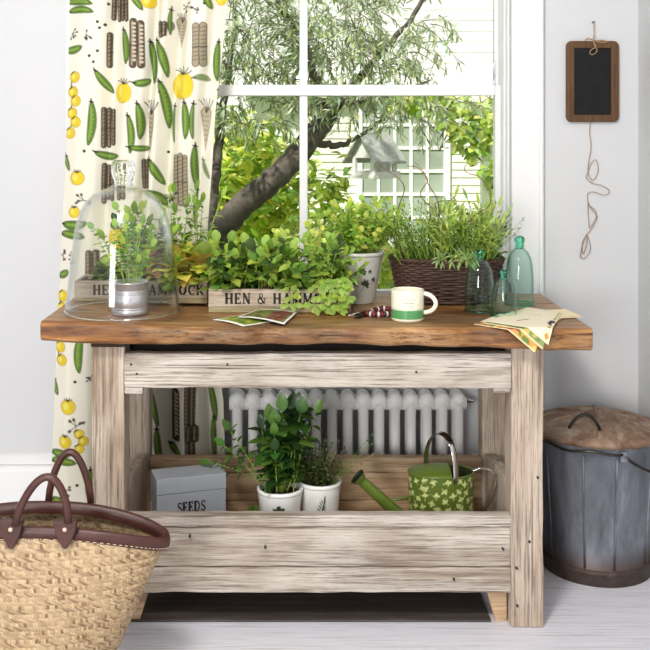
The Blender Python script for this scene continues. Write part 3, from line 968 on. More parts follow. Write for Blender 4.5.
# ================================================================== LETTERING
def glyph_strokes(ch):
    """strokes: ('l',x0,y0,x1,y1,w) in a box of height 1, and arcs ('a',cx,cy,rx,ry,a0,a1,w)"""
    T, t = .22, .105
    def serif(x, y, w=.3): return ('l', x-w/2, y, x+w/2, y, .07)
    D = {
     'H': ([('l', .15, 0, .15, 1, T), ('l', .65, 0, .65, 1, T), ('l', .15, .5, .65, .5, t), serif(.15, .035), serif(.15, .965), serif(.65, .035), serif(.65, .965)], .82),
     'E': ([('l', .15, 0, .15, 1, T), ('l', .02, .035, .6, .035, t), ('l', .02, .965, .58, .965, t), ('l', .15, .5, .45, .5, t), ('l', .58, 0, .58, .24, t), ('l', .56, .78, .56, 1, t), ('l', .44, .38, .44, .62, t)], .68),
     'N': ([('l', .13, 0, .13, 1, t), ('l', .13, 1, .66, 0, T), ('l', .66, 0, .66, 1, t), serif(.13, .035), serif(.08, .965, .2), serif(.66, .965)], .82),
     'A': ([('l', .12, 0, .4, 1, t), ('l', .68, 0, .4, 1, T), ('l', .24, .34, .58, .34, t), serif(.12, .035), serif(.68, .035)], .82),
     'M': ([('l', .13, 0, .13, 1, t), ('l', .15, 1, .45, .1, T), ('l', .45, .1, .78, 1, t), ('l', .80, 0, .80, 1, T), serif(.13, .035), serif(.80, .035), serif(.1, .965, .22), serif(.84, .965, .22)], .97),
     'O': ([('a', .4, .5, .32, .45, 20, 160, .09), ('a', .4, .5, .32, .45, 200, 340, .09), ('a', .4, .5, .30, .42, 105, 255, T), ('a', .4, .5, .30, .42, -75, 75, T)], .82),
     'C': ([('a', .42, .5, .34, .45, 50, 130, t), ('a', .42, .5, .32, .43, 110, 250, T), ('a', .42, .5, .34, .45, 230, 315, t), ('l', .66, .66, .66, .98, t)], .74),
     'K': ([('l', .15, 0, .15, 1, T), ('l', .2, .45, .62, .97, t), ('l', .30, .58, .66, .02, T), serif(.15, .035), serif(.15, .965), serif(.66, .035), serif(.6, .965)], .82),
     'D': ([('l', .15, 0, .15, 1, T), ('l', .02, .035, .4, .035, t), ('l', .02, .965, .4, .965, t), ('a', .36, .5, .34, .46, -90, 90, .13)], .82),
     'S': ([('a', .32, .73, .22, .23, 30, 250, .11), ('a', .32, .27, .24, .23, -150, 80, .12), ('l', .18, .60, .48, .40, .15), ('l', .54, .72, .54, .98, .06), ('l', .08, .02, .08, .3, .06)], .62),
     '&': ([('a', .36, .76, .16, .20, 0, 360, .09), ('a', .32, .27, .25, .25, 60, 330, .12), ('l', .22, .68, .72, .02, .14), ('a', .46, .40, .30, .34, -75, 10, .08), serif(.74, .5, .24)], .92),
     ' ': ([], .42),
    }
    return D[ch]

def text_mesh(mb, text, height, width, to_world, thick=.0008):
    """flat raised letters; to_world(u,v,h) places them"""
    adv = sum(glyph_strokes(c)[1] for c in text)+.12*(len(text)-1)
    kx = width/adv; x = 0
    for ch in text:
        st, a = glyph_strokes(ch)
        for s_ in st:
            if s_[0] == 'l':
                pts = [(s_[1], s_[2]), (s_[3], s_[4])]; w = s_[5]
            else:
                _, cx, cy, rx, ry, a0, a1, w = s_
                pts = [(cx+rx*math.cos(math.radians(a0+(a1-a0)*i/10)), cy+ry*math.sin(math.radians(a0+(a1-a0)*i/10))) for i in range(11)]
            for i in range(len(pts)-1):
                p0 = Vector(((x+pts[i][0])*kx, pts[i][1]*height)); p1 = Vector(((x+pts[i+1][0])*kx, pts[i+1][1]*height))
                d = p1-p0
                if d.length < 1e-9: continue
                d.normalize(); nn = Vector((-d.y, d.x))*w*height*.5
                q = [p0-nn, p1-nn, p1+nn, p0+nn]
                vs = [to_world(a.x, a.y, 0) for a in q]+[to_world(a.x, a.y, thick) for a in q]
                mb.add(vs, [(0, 3, 2, 1), (4, 5, 6, 7), (0, 1, 5, 4), (1, 2, 6, 5), (2, 3, 7, 6), (3, 0, 4, 7)])
        x += a+.12

# ================================================================== CRATES ON THE BENCH
def crate(x0, yf, w, label, tx, tw):
    d, h = .145, .066
    z = ztop(x0+w/2)+.0005
    t = thing('planter_crate', (x0+w/2, yf+d/2, z), label, 'planter crate', 'stencilled planting crates')
    def slab(n, *a, mat='crate'):
        m = MB(); m.box(*a); return m.build(n, M[mat], t, bevel=.0015)
    fr = slab('front_board', x0, x0+w, yf, yf+.012, z+.016, z+h)
    slab('front_strip', x0, x0+w, yf+.001, yf+.012, z, z+.0155, mat='crate_low')
    slab('back_board', x0, x0+w, yf+d-.012, yf+d, z, z+h)
    slab('end_board', x0, x0+.012, yf+.0125, yf+d-.0125, z, z+h); slab('end_board', x0+w-.012, x0+w, yf+.0125, yf+d-.0125, z, z+h)
    slab('base_board', x0+.0125, x0+w-.0125, yf+.0125, yf+d-.0125, z, z+.01)
    adv = lambda w_: sum(glyph_strokes(c)[1] for c in w_)+.12*len(w_)
    full = 'HEN & HAMMOCK'; kx = tw/(adv(full)-.12)
    for wd, pre in (('HEN', ''), ('&', 'HEN '), ('HAMMOCK', 'HEN & ')):
        m = MB(); ox = tx+adv(pre)*kx
        text_mesh(m, wd, .030, (adv(wd)-.12)*kx, lambda u, v, hh: (ox+u, yf-.0002-hh, z+.025+v))
        m.build('lettering', M['ink'], fr)
    m = MB(); nx, ny = 24, 8
    vs = [(x0+.013+(w-.026)*i/nx, yf+.013+(d-.026)*j/ny, z+h-.016+rv(-.004, .004)) for i in range(nx+1) for j in range(ny+1)]
    fs = [(i*(ny+1)+j, (i+1)*(ny+1)+j, (i+1)*(ny+1)+j+1, i*(ny+1)+j+1) for i in range(nx) for j in range(ny)]
    m.add(vs, fs); m.build('soil', M['soil'], t, True)
    return z+h-.016

CY2 = .175
CX2 = PX(208.5, CY2)
zs2 = crate(CX2, CY2, .402, 'grey wooden HEN & HAMMOCK crate behind the two flat seed packets, trailing leaves over it', PX(225, CY2), .325)
CY1 = .275
CX1 = -.668
zs1 = crate(CX1, CY1, .388, 'grey wooden HEN & HAMMOCK crate partly behind the big glass cloche', PX(93, CY1), .325)

def crate_plants():
    # front crate
    y = CY2+.07
    def at(px, dy=0): return (PX(px, y+dy), y+dy, zs2)
    a, b = MB(), MB()
    for cxp in (220, 236, 250):
        lettuce(a, at(cxp, rv(-.02, .02)), 34, .05, .10, [G_MID, G_LITE, G_MID, G_LITE, G_RED, G_DARK], .005, (.045, .078))
    for k in range(46): spray(a, b, at(rv(217, 264), rv(-.05, .05)), (rv(-.25, .5), rv(-.6, .3), 1), rv(.07, .15), .6, 6, .044, .036, roundl, [G_MID, G_LITE, G_LITE, G_DARK], wav=.003)
    plant_thing('salad_plant', at(232), 'bushy green and red-tinged lettuce at the HEN end of the front crate', 'salad plant', a, b, 'salad plants in the crates')
    a, b = MB(), MB()
    lettuce(a, at(282), 40, .05, .09, [G_MID, G_DARK, G_RED, G_LITE], .004, (.045, .07))
    for k in range(40): spray(a, b, at(rv(262, 302), rv(-.05, .04)), (rv(-.5, .5), rv(-.8, .2), 1), rv(.07, .15), .9, 6, .048, .034, ovate, [G_DARK, G_MID, G_LITE, G_MID, G_LITE, G_MID], wav=.003, scol=jit(G_RED, .1))
    plant_thing('salad_plant', at(278), 'dark broad-leaved salad plant with reddish stems in the middle of the front crate', 'salad plant', a, b, 'salad plants in the crates')
    a, b = MB(), MB()
    for k in range(44):
        px = rv(304, 346)
        spray(a, b, at(px, rv(-.04, .03)), (rv(-.5, .5), rv(-.6, .1), 1), rv(.08, .15), rv(.6, 1.4), 8, .044, .021, spoon, [G_MID, G_LITE, G_LITE, G_DARK], wav=.001, up=.6)
    for px, L in ((322, .15), (336, .155), (318, .13), (341, .13), (344, .12), (330, .13), (292, .12)):
        p0 = Vector((PX(px, CY2), CY2-.004, zs2+.024))
        pts = [Vector(at(px, -.05)), p0+Vector((0, .0, .02)), p0+Vector((rv(-.006, .006), -.026, .006)), p0+Vector((rv(-.01, .01), -.035, -.02)), p0+Vector((rv(-.012, .012), -.034, -.035-(L-.1)*.35))]
        b.tube(pts, .0014, 5, True, False, jit(G_LITE, .1))
        for i in range(1, 5):
            for s_ in (-1, 1, .3):
                leaf(a, pts[i], (s_*rv(.5, 1), -.5, rv(-.5, .1)), (0, -1, .3), rv(.024, .036), rv(.013, .02), spoon, .4, .2, jit(G_LITE, .2), 0, 4)
        leaf(a, pts[-1], (0, -.2, -.45), (0, -1, 0), .014, .010, spoon, .1, .2, jit(G_LITE, .2), 0, 4)
    plant_thing('salad_plant', at(330), 'spoon-leaved salad plant trailing down over the end of the front crate', 'salad plant', a, b, 'salad plants in the crates')
    a, b = MB(), MB()
    for k in range(46):
        px = rv(286, 342)
        spray(a, b, at(px, rv(.02, .06)), (rv(-.5, .3), rv(-.1, .3), 1), rv(.11, .20), .4, 12, .021, .017, roundl, [G_LITE, G_LIME, G_LIME, C(208, 222, 120)], wav=.001)
    plant_thing('salad_plant', at(312, .04), 'tall bright yellow-green cress rising behind the trailing leaves of the front crate', 'salad plant', a, b, 'salad plants in the crates')
    # rear crate
    y1 = CY1+.07
    def at1(px, dy=0): return (PX(px, y1+dy), y1+dy, zs1)
    a, b = MB(), MB()
    for cxp in (178, 190, 202): lettuce(a, at1(cxp, rv(-.03, 0)), 34, .05, .13, [G_LIME, G_LITE, C(204, 210, 110), G_LIME, C(176, 160, 92)], .008, (.055, .095))
    plant_thing('salad_plant', at1(190), 'frilly lime lettuce with bronze tips beside the cloche, in the rear crate', 'salad plant', a, b, 'salad plants in the crates')
    a, b = MB(), MB()
    for k in range(10): spray(a, b, at1(rv(168, 200), rv(.02, .06)), (rv(-.35, .4), rv(-.2, .2), 1), rv(.19, .29), .5, 13, .045, .022, lance, [G_MID, G_LITE, G_MID], r=.002, wav=.002, start=.35)
    plant_thing('salad_plant', at1(186, .03), 'taller leafy stems standing behind the frilly lime lettuce', 'salad plant', a, b, 'salad plants in the crates')
    a, b = MB(), MB()
    lettuce(a, at1(152), 60, .05, .16, [C(150, 112, 106), C(170, 134, 120), G_LITE, G_LITE], .006, (.05, .085))
    for k in range(22): spray(a, b, at1(rv(112, 172), rv(-.01, .05)), (rv(-.4, .4), rv(-.3, .2), 1), rv(.13, .24), .45, 11, .042, .028, ovate, [G_MID, G_LITE, G_DARK], r=.002, wav=.002, start=.3)
    plant_thing('salad_plant', at1(150), 'purple-tinged lettuce seen through the big glass cloche', 'salad plant', a, b, 'salad plants in the crates')
    a, b = MB(), MB()
    lettuce(a, at1(108), 34, .05, .07, [G_MID, G_LITE, G_DARK], .005, (.045, .07))
    plant_thing('salad_plant', at1(108), 'small green lettuce behind the glass cloche at the far end of the rear crate', 'salad plant', a, b, 'salad plants in the crates')
crate_plants()

# ================================================================== BIG CLOCHE AND TIN
CLX, CLY = -.495, .10
def build_cloche():
    zb = max(ztop(CLX+.1), ztop(CLX-.157))+.0005
    s = S(CLY)
    t = thing('glass_cloche', (CLX, CLY, zb), 'large clear bell-shaped glass cloche over the tin of seedlings', 'cloche')
    H = PZ(186, CLY)-zb
    prof = [(.156, 0), (.157, .004), (.1515, .05), (.146, .10), (.141, .15), (.135, .20), (.127, .245), (.117, .28), (.102, .307), (.082, .327), (.06, .338), (.04, .345), (.030, .350), (.026, .358)]
    k = (H)/.35
    m = MB()
    out = [(r, zb+z*k) for r, z in prof]
    inn = [(r-.004, zb+max(.0, z*k-.003 if z > .2 else z*k)) for r, z in prof]
    m.lathe(inn[::-1]+out, CLX, CLY, 72)
    m.build('bell', M['cloche'], t, True)
    zt = out[-1][1]
    m = MB(); m.tube([(CLX+.1555*math.cos(2*math.pi*i/72), CLY+.1555*math.sin(2*math.pi*i/72), zb+.004) for i in range(72)], .004, 8, False, True); m.build('rolled_rim', M['clear_solid'], t, True)
    m = MB()
    m.lathe([(.0255, zt-.006), (.0235, zt+.002), (.028, zt+.012), (.032, zt+.026), (.033, zt+.045), (.031, zt+.058), (.026, zt+.063), (.004, zt+.064)], CLX, CLY, 32, cap0=True, cap1=True)
    m.build('knob', M['clear_solid'], t, True)
build_cloche()

def build_tin():
    x, y = PX(129.5, .09), .09
    z = ztop(x)+.0045
    t = thing('tin_can', (x, y, z), 'ribbed silver tin can planted with seedlings beneath the big cloche', 'tin planter')
    s = S(y); h = PZ(281, y)-z; r = 18.0/s
    m = MB()
    prof = [(r*.2, z), (r-.002, z), (r, z+.002)]
    def zz(f): return z+h*f
    for f in (.16, .22, .62, .68, .74): prof += [(r, zz(f-.025)), (r-.0016, zz(f)), (r, zz(f+.025))]
    prof += [(r, zz(.95)), (r+.002, zz(.965)), (r+.0022, zz(1)), (r-.0015, zz(1)), (r-.002, zz(.8))]
    m.lathe(prof, x, y, 48, cap0=True); m.build('can', M['tin'], t, True)
    m = MB(); m.lathe([(r-.0025, zz(.8)), (r*.5, zz(.84)), (.002, zz(.86))], x, y, 24); m.build('soil', M['soil'], t, True)
    a, b = MB(), MB()
    for k in range(15):
        an = rv(0, 6.28); rr = rv(0, .035)
        spray(a, b, (x+rr*math.cos(an), y+rr*math.sin(an), zz(.83)), (math.cos(an)*rv(.05, .5), math.sin(an)*rv(.05, .5), 1), rv(.08, .20), .4, 8, .030, .022, roundl, [G_MID, G_LITE, C(124, 168, 84)], r=.0014, start=.4, wav=.002)
    a.build('foliage', M['leaf'], t, True); b.build('stems', M['stem'], t, True)
build_tin()

# ================================================================== GREY POT WITH IVY DECAL
def pot_grid(t, name, x, y, z, r0, r1, h, base, painter, mat='ceramic', wall=.005, nseg=200, nz=60, rim=.004, foot=.0):
    th = np.linspace(-math.pi*1.5, math.pi*.5, nseg, endpoint=False)
    vz = np.linspace(0, 1, nz)
    rr = r0+(r1-r0)*vz
    rows_r = np.concatenate([[.002, r0-.003], rr, [r1+rim*.5, r1+rim, r1+rim, r1-wall+rim*.4, r1-wall, r1-wall-(r1-r0)*.25]])
    rows_z = np.concatenate([[0, 0], .001+(h-.013)*vz, [h-.011, h-.010, h-.0015, h, h-.004, h*.78]])
    X = x+rows_r[:, None]*np.cos(th)[None]; Y = y+rows_r[:, None]*np.sin(th)[None]
    Z = z+np.repeat(rows_z[:, None], nseg, 1)
    U = (th[None]+math.pi/2)*r1*np.ones((len(rows_r), 1)); V = np.repeat(rows_z[:, None], nseg, 1)
    p = Paint(U*1000, V*1000, base)
    painter(p)
    return grid_mesh(name, X, Y, Z, M[mat], t, p.C, True)

INK_G = C(58, 72, 58)
def decal_leaf(p, x, y, L, ang, col=INK_G, w=.36):
    p.path(bez((x, y), (x+L*math.cos(ang), y+L*math.sin(ang)), .08, 7), [L*w*math.sin(math.pi*min(.98, .04+i/6*.95))*.5+.15 for i in range(7)], col, 1, .6)

def soil_disc(t, x, y, z, r):
    m = MB(); m.lathe([(r, z), (r*.75, z+.003), (r*.4, z+.001), (.002, z+.004)], x, y, 28); m.build('soil', M['soil'], t, True)

def build_ivy_pot():
    y = .365
    x = PX(357, y); z = ztop(x)+.0005; h = PZ(250.5, y)-z
    t = thing('potted_parsley', (x, y, z), 'bushy bright green herb in a tapered grey pot with a dark leaf motif', 'potted herb')
    def deco(p):
        for cx, cy, k in ((26, 58, 1.3), (12, 96, 1.15), (40, 96, .6), (-10, 60, .9), (-36, 84, .9), (60, 70, .8)):
            p.path([(cx-12*k, cy-14*k), (cx, cy), (cx+8*k, cy+14*k)], .8, INK_G)
            for an in (.2, .9, 1.7, 2.6, -.5): decal_leaf(p, cx, cy, 14*k, an, INK_G, .55)
    pot_grid(t, 'pot', x, y, z, .053, .079, h, C(196, 194, 188), deco, wall=.005, rim=.003)
    soil_disc(t, x, y, z+h*.86, .072)
    a, b = MB(), MB()
    herb(a, b, (x, y, z+h*.88), 74, .055, .165, lean=.75, droop=.4, nl=14, Ll=.024, Wl=.021, prof=roundl, cols=[G_LITE, C(158, 192, 78), G_LIME, G_LITE, C(132, 170, 68)], r=.0012, start=.3, wav=.003, rows=3)
    spray(a, b, (x-.02, y, z+h*.9), (-.05, 0, 1), .245, .1, 18, .028, .022, roundl, [G_LITE, G_MID], r=.0014, start=.3, wav=.003)
    a.build('foliage', M['leaf'], t, True); b.build('stems', M['stem'], t, True)
build_ivy_pot()

# ================================================================== WICKER BASKET OF HERBS
def build_wicker():
    x, y = PX(446, .385), .385
    z = ztop(x)+.0005
    h = .128
    t = thing('wicker_basket', (x, y, z), 'oval dark brown wicker basket full of mixed herbs and curly twigs', 'basket')
    A0, B0, A1, B1 = .142, .088, .166, .108
    def ring(th, f):
        a = A0+(A1-A0)*f; b = B0+(B1-B0)*f
        c, s_ = math.cos(th), math.sin(th); e_ = .72
        return a*math.copysign(abs(c)**e_, c), b*math.copysign(abs(s_)**e_, s_)
    ns = 38
    m = MB(); rows = 17
    for k in range(rows):
        f = (k+.5)/rows; pts = []
        n = ns*5
        for i in range(n):
            th = 2*math.pi*i/n
            px, py = ring(th, f)
            L = math.hypot(px, py); w = .0032*math.sin(th*ns/2+(k % 2)*math.pi)
            pts.append((x+px*(1+w/L), y+py*(1+w/L), z+.005+f*(h-.010)+.0012*math.sin(5*th+k)))
        m.tube(pts, .0044, 6, False, True)
    m.build('weave', M['wicker'], t, True)
    m = MB()
    for i in range(ns):
        th = 2*math.pi*(i+.5)/ns
        p0, p1 = ring(th, 0), ring(th, 1)
        m.tube([(x+p0[0], y+p0[1], z+.002), (x+p1[0], y+p1[1], z+h)], .003, 5)
    m.build('stake', M['wicker'], t, True)
    m = MB()
    for ph in (0, math.pi*.66, math.pi*1.33):
        pts = []
        for i in range(240):
            th = 2*math.pi*i/240; px, py = ring(th, 1); L = math.hypot(px, py); a = th*16+ph
            pts.append((x+px*(1+.005*math.cos(a)/L), y+py*(1+.005*math.cos(a)/L), z+h+.001+.0045*math.sin(a)))
        m.tube(pts, .0042, 6, False, True)
    m.build('rim', M['wicker'], t, True)
    m = MB(); n = 40
    vs = [(x, y, z+h*.9)]+[(x+ring(2*math.pi*i/n, .9)[0]*.95, y+ring(2*math.pi*i/n, .9)[1]*.95, z+h*.84) for i in range(n)]
    m.add(vs, [(0, 1+i, 1+(i+1) % n) for i in range(n)])
    # base closes the bottom
    vb = [(x+ring(2*math.pi*i/n, 0)[0]*.98, y+ring(2*math.pi*i/n, 0)[1]*.98, z+.003) for i in range(n)]
    m.add(vb, [tuple(range(n))])
    m.build('soil', M['soil'], t)
    zc = z+h*.88
    def spot(u, v): return (x+u*.14, y+v*.085, zc)
    # fine-leaved herb
    a, b = MB(), MB()
    for k in range(190):
        u, v = rv(-1, .9), rv(-.9, .8)
        spray(a, b, spot(u, v), (u*.45+rv(-.3, .3), v*.4+rv(-.3, .2), 1), rv(.095, .185), .25, 26, .018, .0052, lance, [G_MID, G_DARK, G_LITE, C(96, 128, 56)], r=.0011, pair=False, start=.12, rows=2, up=1.0, taper=.2)
    plant_thing('thyme_plant', spot(-.4, 0), 'fine needle-leaved herb bushing out of the wicker basket', 'herb plant', a, b, 'herbs in the wicker basket')
    a, b = MB(), MB()
    for k in range(30):
        u, v = rv(-.45, .8), rv(-.9, .3)
        spray(a, b, spot(u, v), (rv(-.4, .5), rv(-.5, .2), 1), rv(.13, .215), rv(.3, .8), 13, .055, .012, lance, [G_SAGE, C(156, 176, 100), G_LITE, G_LIME], r=.0015, pair=True, start=.3, rows=4, up=.7, taper=.3)
    for k in range(9):
        u = rv(-.2, .65)
        spray(a, b, spot(u, -.9), (rv(-.3, .5), -.6, 1.1), rv(.07, .11), 2.0, 8, .042, .009, lance, [G_SAGE, C(164, 184, 116)], r=.0013, start=.2, rows=4)
    plant_thing('sage_plant', spot(.3, -.3), 'pale long-leaved herb drooping over the front rim of the wicker basket', 'herb plant', a, b, 'herbs in the wicker basket')
    a, b = MB(), MB()
    for k in range(16):
        spray(a, b, spot(rv(.6, .92), rv(-.6, .4)), (rv(.1, .6), rv(-.5, .2), .8), rv(.03, .065), 1.2, 7, .026, .012, lance, [C(120, 152, 50), G_MID], r=.0012, start=.2)
    plant_thing('leafy_herb', spot(.85, -.2), 'low spreading green herb at the cloche end of the wicker basket', 'herb plant', a, b, 'herbs in the wicker basket')
    m = MB()
    for pl in ([(402, 250), (398, 215), (404, 190), (398, 178), (386, 170), (380, 165)], [(436, 262), (440, 225), (437, 200), (428, 185), (424, 172), (415, 162)],
               [(452, 262), (448, 235), (438, 215), (420, 195), (428, 180), (418, 168), (407, 166)], [(470, 262), (462, 235), (475, 215), (488, 205), (490, 190), (480, 177), (470, 174), (464, 170), (468, 164), (474, 166)],
               [(455, 250), (440, 230), (430, 215), (436, 202), (452, 200), (459, 190)]):
        pts = []
        q = [P(a_, b_, .36) for a_, b_ in pl]
        q[0].z = min(q[0].z, zc+.02); q[0].y = .37
        for i in range(len(q)-1):
            p0 = q[max(0, i-1)]; p1 = q[i]; p2 = q[i+1]; p3 = q[min(len(q)-1, i+2)]
            for k in range(6):
                s_ = k/6
                pts.append(.5*((2*p1)+(p2-p0)*s_+(2*p0-5*p1+4*p2-p3)*s_*s_+(3*p1-p0-3*p2+p3)*s_**3)+Vector((0, .02*math.sin(i*1.7+s_*2), 0)))
        pts.append(q[-1])
        m.tube(pts, [.0023*(1-.6*i/len(pts)) for i in range(len(pts))], 5)
    o = m.build('curly_twigs', plain('twig_bark', C(118, 84, 66), .8))
    tag(o, 'bare corkscrew twigs sprouting from the herbs in the wicker basket', 'twigs')
build_wicker()

# ================================================================== MUG
def build_mug():
    x, y = PX(407.5, .06), .06
    z = ztop(x)+.0005; h = PZ(289, y)-z; r = .0445
    t = thing('mug', (x, y, z), 'cream mug with a green band round its lower half beside the pruners', 'mug')
    def deco(p):
        p.path([(-200, 10), (200, 10)], .5, C(190, 200, 170))
        i = np.where((p.V > 8) & (p.V < 32) & (p.V > 0))[0]
        p.C[i] = C(80, 146, 90)
        p.path([(-200, 35), (200, 35)], .7, C(120, 170, 110), .8)
        # faint handwriting, two lines and a finer one
        for x0, x1, yy, hh in ((-16, 13, 52, 3.6), (-1, 12, 43, 3.2), (-14, 16, 62, 1.4)):
            n = int((x1-x0)/1.7)
            pts = [(x0+(x1-x0)*k/n, yy+hh*(.5 if k % 2 else -.5)*(1+.5*math.sin(k*2.1))) for k in range(n+1)]
            p.path(pts, .42, C(96, 112, 80), .9, .8)
        for xx in (-38, -30, 28, 36): p.path([(xx, 42), (xx+1, 62)], .5, C(176, 196, 150), .8); 
        for q in range(9): decal_leaf(p, -40+q*10+rv(-2, 2), 66+rv(-2, 2), 5, rv(0, 3), C(190, 204, 168), .4)
    # outer / inner wall
    nseg, nz = 160, 60
    th = np.linspace(-math.pi*1.5, math.pi*.5, nseg, endpoint=False)
    vz = np.linspace(0, 1, nz)
    rows_r = np.concatenate([[.002, r-.006], np.full(nz, r)-.003*np.clip((.06-vz)/.06, 0, 1), [r-.0005, r-.003, r-.004, r-.0045, r-.006, .002]])
    rows_z = np.concatenate([[0, 0], .001+(h-.002)*vz, [h, h, h-.002, h*.5, .006, .006]])
    X = x+rows_r[:, None]*np.cos(th); Y = y+rows_r[:, None]*np.sin(th); Z = z+np.repeat(rows_z[:, None], nseg, 1)
    V = np.repeat(rows_z[:, None], nseg, 1)*1000; V[nz+2:] = 500; V[:2] = -5
    p = Paint((th[None]+math.pi/2)*r*1000*np.ones((len(rows_r), 1)), V, C(232, 227, 206))
    deco(p)
    grid_mesh('body', X, Y, Z, M['ceramic'], t, p.C, True)
    m = MB()
    c = (x+r-.004, y-.004, z+h*.56)
    pts = [(c[0]+.034*math.cos(a)*1.0, c[1]-.012*math.cos(a), c[2]+.026*math.sin(a)) for a in np.linspace(1.45, -1.45, 18)]
    pts = [(x+r-.003, y-.006, c[2]+.026)]+pts+[(x+r-.003, y-.006, c[2]-.026)]
    m.tube(pts, .0062, 10, True, False, C(232, 227, 206), .75); m.build('handle', M['ceramic'], t, True)
build_mug()

# ================================================================== GREEN GLASS CLOCHES
def green_cloche(px, y, r, ztop_px, label, kr):
    x = PX(px, y); z = ztop(x)+.0005
    H = PZ(ztop_px, y)-z
    t = thing('green_cloche', (x, y, z), label, 'cloche', 'small green glass cloches')
    kn = kr*2.1
    hb = H-kn
    prof = [(1.0, 0), (1.0, .02), (.985, .25), (.96, .5), (.90, .70), (.80, .82), (.62, .91), (.42, .965), (.30, 1.0)]
    out = [(r*a, z+hb*b) for a, b in prof]
    inn = [(r*a-.0025, z+max(0, hb*b-(.002 if b > .1 else 0))) for a, b in prof]
    m = MB(); m.lathe(inn[::-1]+out, x, y, 48); m.build('bell', M['green_glass'], t, True)
    m = MB(); m.tube([(x+(r-.001)*math.cos(2*math.pi*i/48), y+(r-.001)*math.sin(2*math.pi*i/48), z+.0026) for i in range(48)], .0026, 8, False, True); m.build('rolled_rim', M['green_solid'], t, True)
    m = MB(); z1 = z+hb
    m.lathe([(.003, z1-.006), (kr*.62, z1-.005), (kr*.66, z1), (kr*.95, z1+kr*.18), (kr*.7, z1+kr*.42), (kr*.75, z1+kr*.62), (kr, z1+kr*1.2), (kr*.95, z1+kr*1.6), (kr*.55, z1+kr*2.02), (.001, z1+kr*2.1)], x, y, 28)
    m.build('knob', M['green_solid'], t, True)
green_cloche(479.5, .205, .042, 249.5, 'mid-sized narrow green glass cloche standing closest to the wicker basket', .0125)
green_cloche(504, .12, .0355, 269, 'smallest green glass cloche, standing in front of the other two', .0115)
green_cloche(519.5, .31, .0425, 235.5, 'tallest green glass cloche with a chunky knob, beside the window frame', .0165)

# ================================================================== PAPER PACKETS
def sheet(t, name, corners, zoff, painter, base, thick=.0006, n=60, lift=0, drape=True, bow=0):
    c = [Vector((a, b)) for a, b in corners]     # plan corners, order: 0 (u0v0) 1 (u1v0) 2 (u1v1) 3 (u0v1)
    u = np.linspace(0, 1, n); U, V = np.meshgrid(u, u)
    x = (1-U)*(1-V)*c[0].x+U*(1-V)*c[1].x+U*V*c[2].x+(1-U)*V*c[3].x
    y = (1-U)*(1-V)*c[0].y+U*(1-V)*c[1].y+U*V*c[2].y+(1-U)*V*c[3].y
    zz = np.vectorize(ztop)(x)+zoff+lift*V*V+bow*np.sin(np.pi*U)
    if drape:
        e_ = -.078
        over = np.maximum(0, e_-y)
        y = np.where(over > 0, e_-.45*over, y)-zoff*0
        zz = zz-over*.88
    p = Paint(U*100, V*100, base); painter(p)
    o = grid_mesh(name, x, y, zz, M['paper'], t, p.C)
    s_ = o.modifiers.new('thickness', 'SOLIDIFY'); s_.thickness = thick; s_.offset = 1
    return o

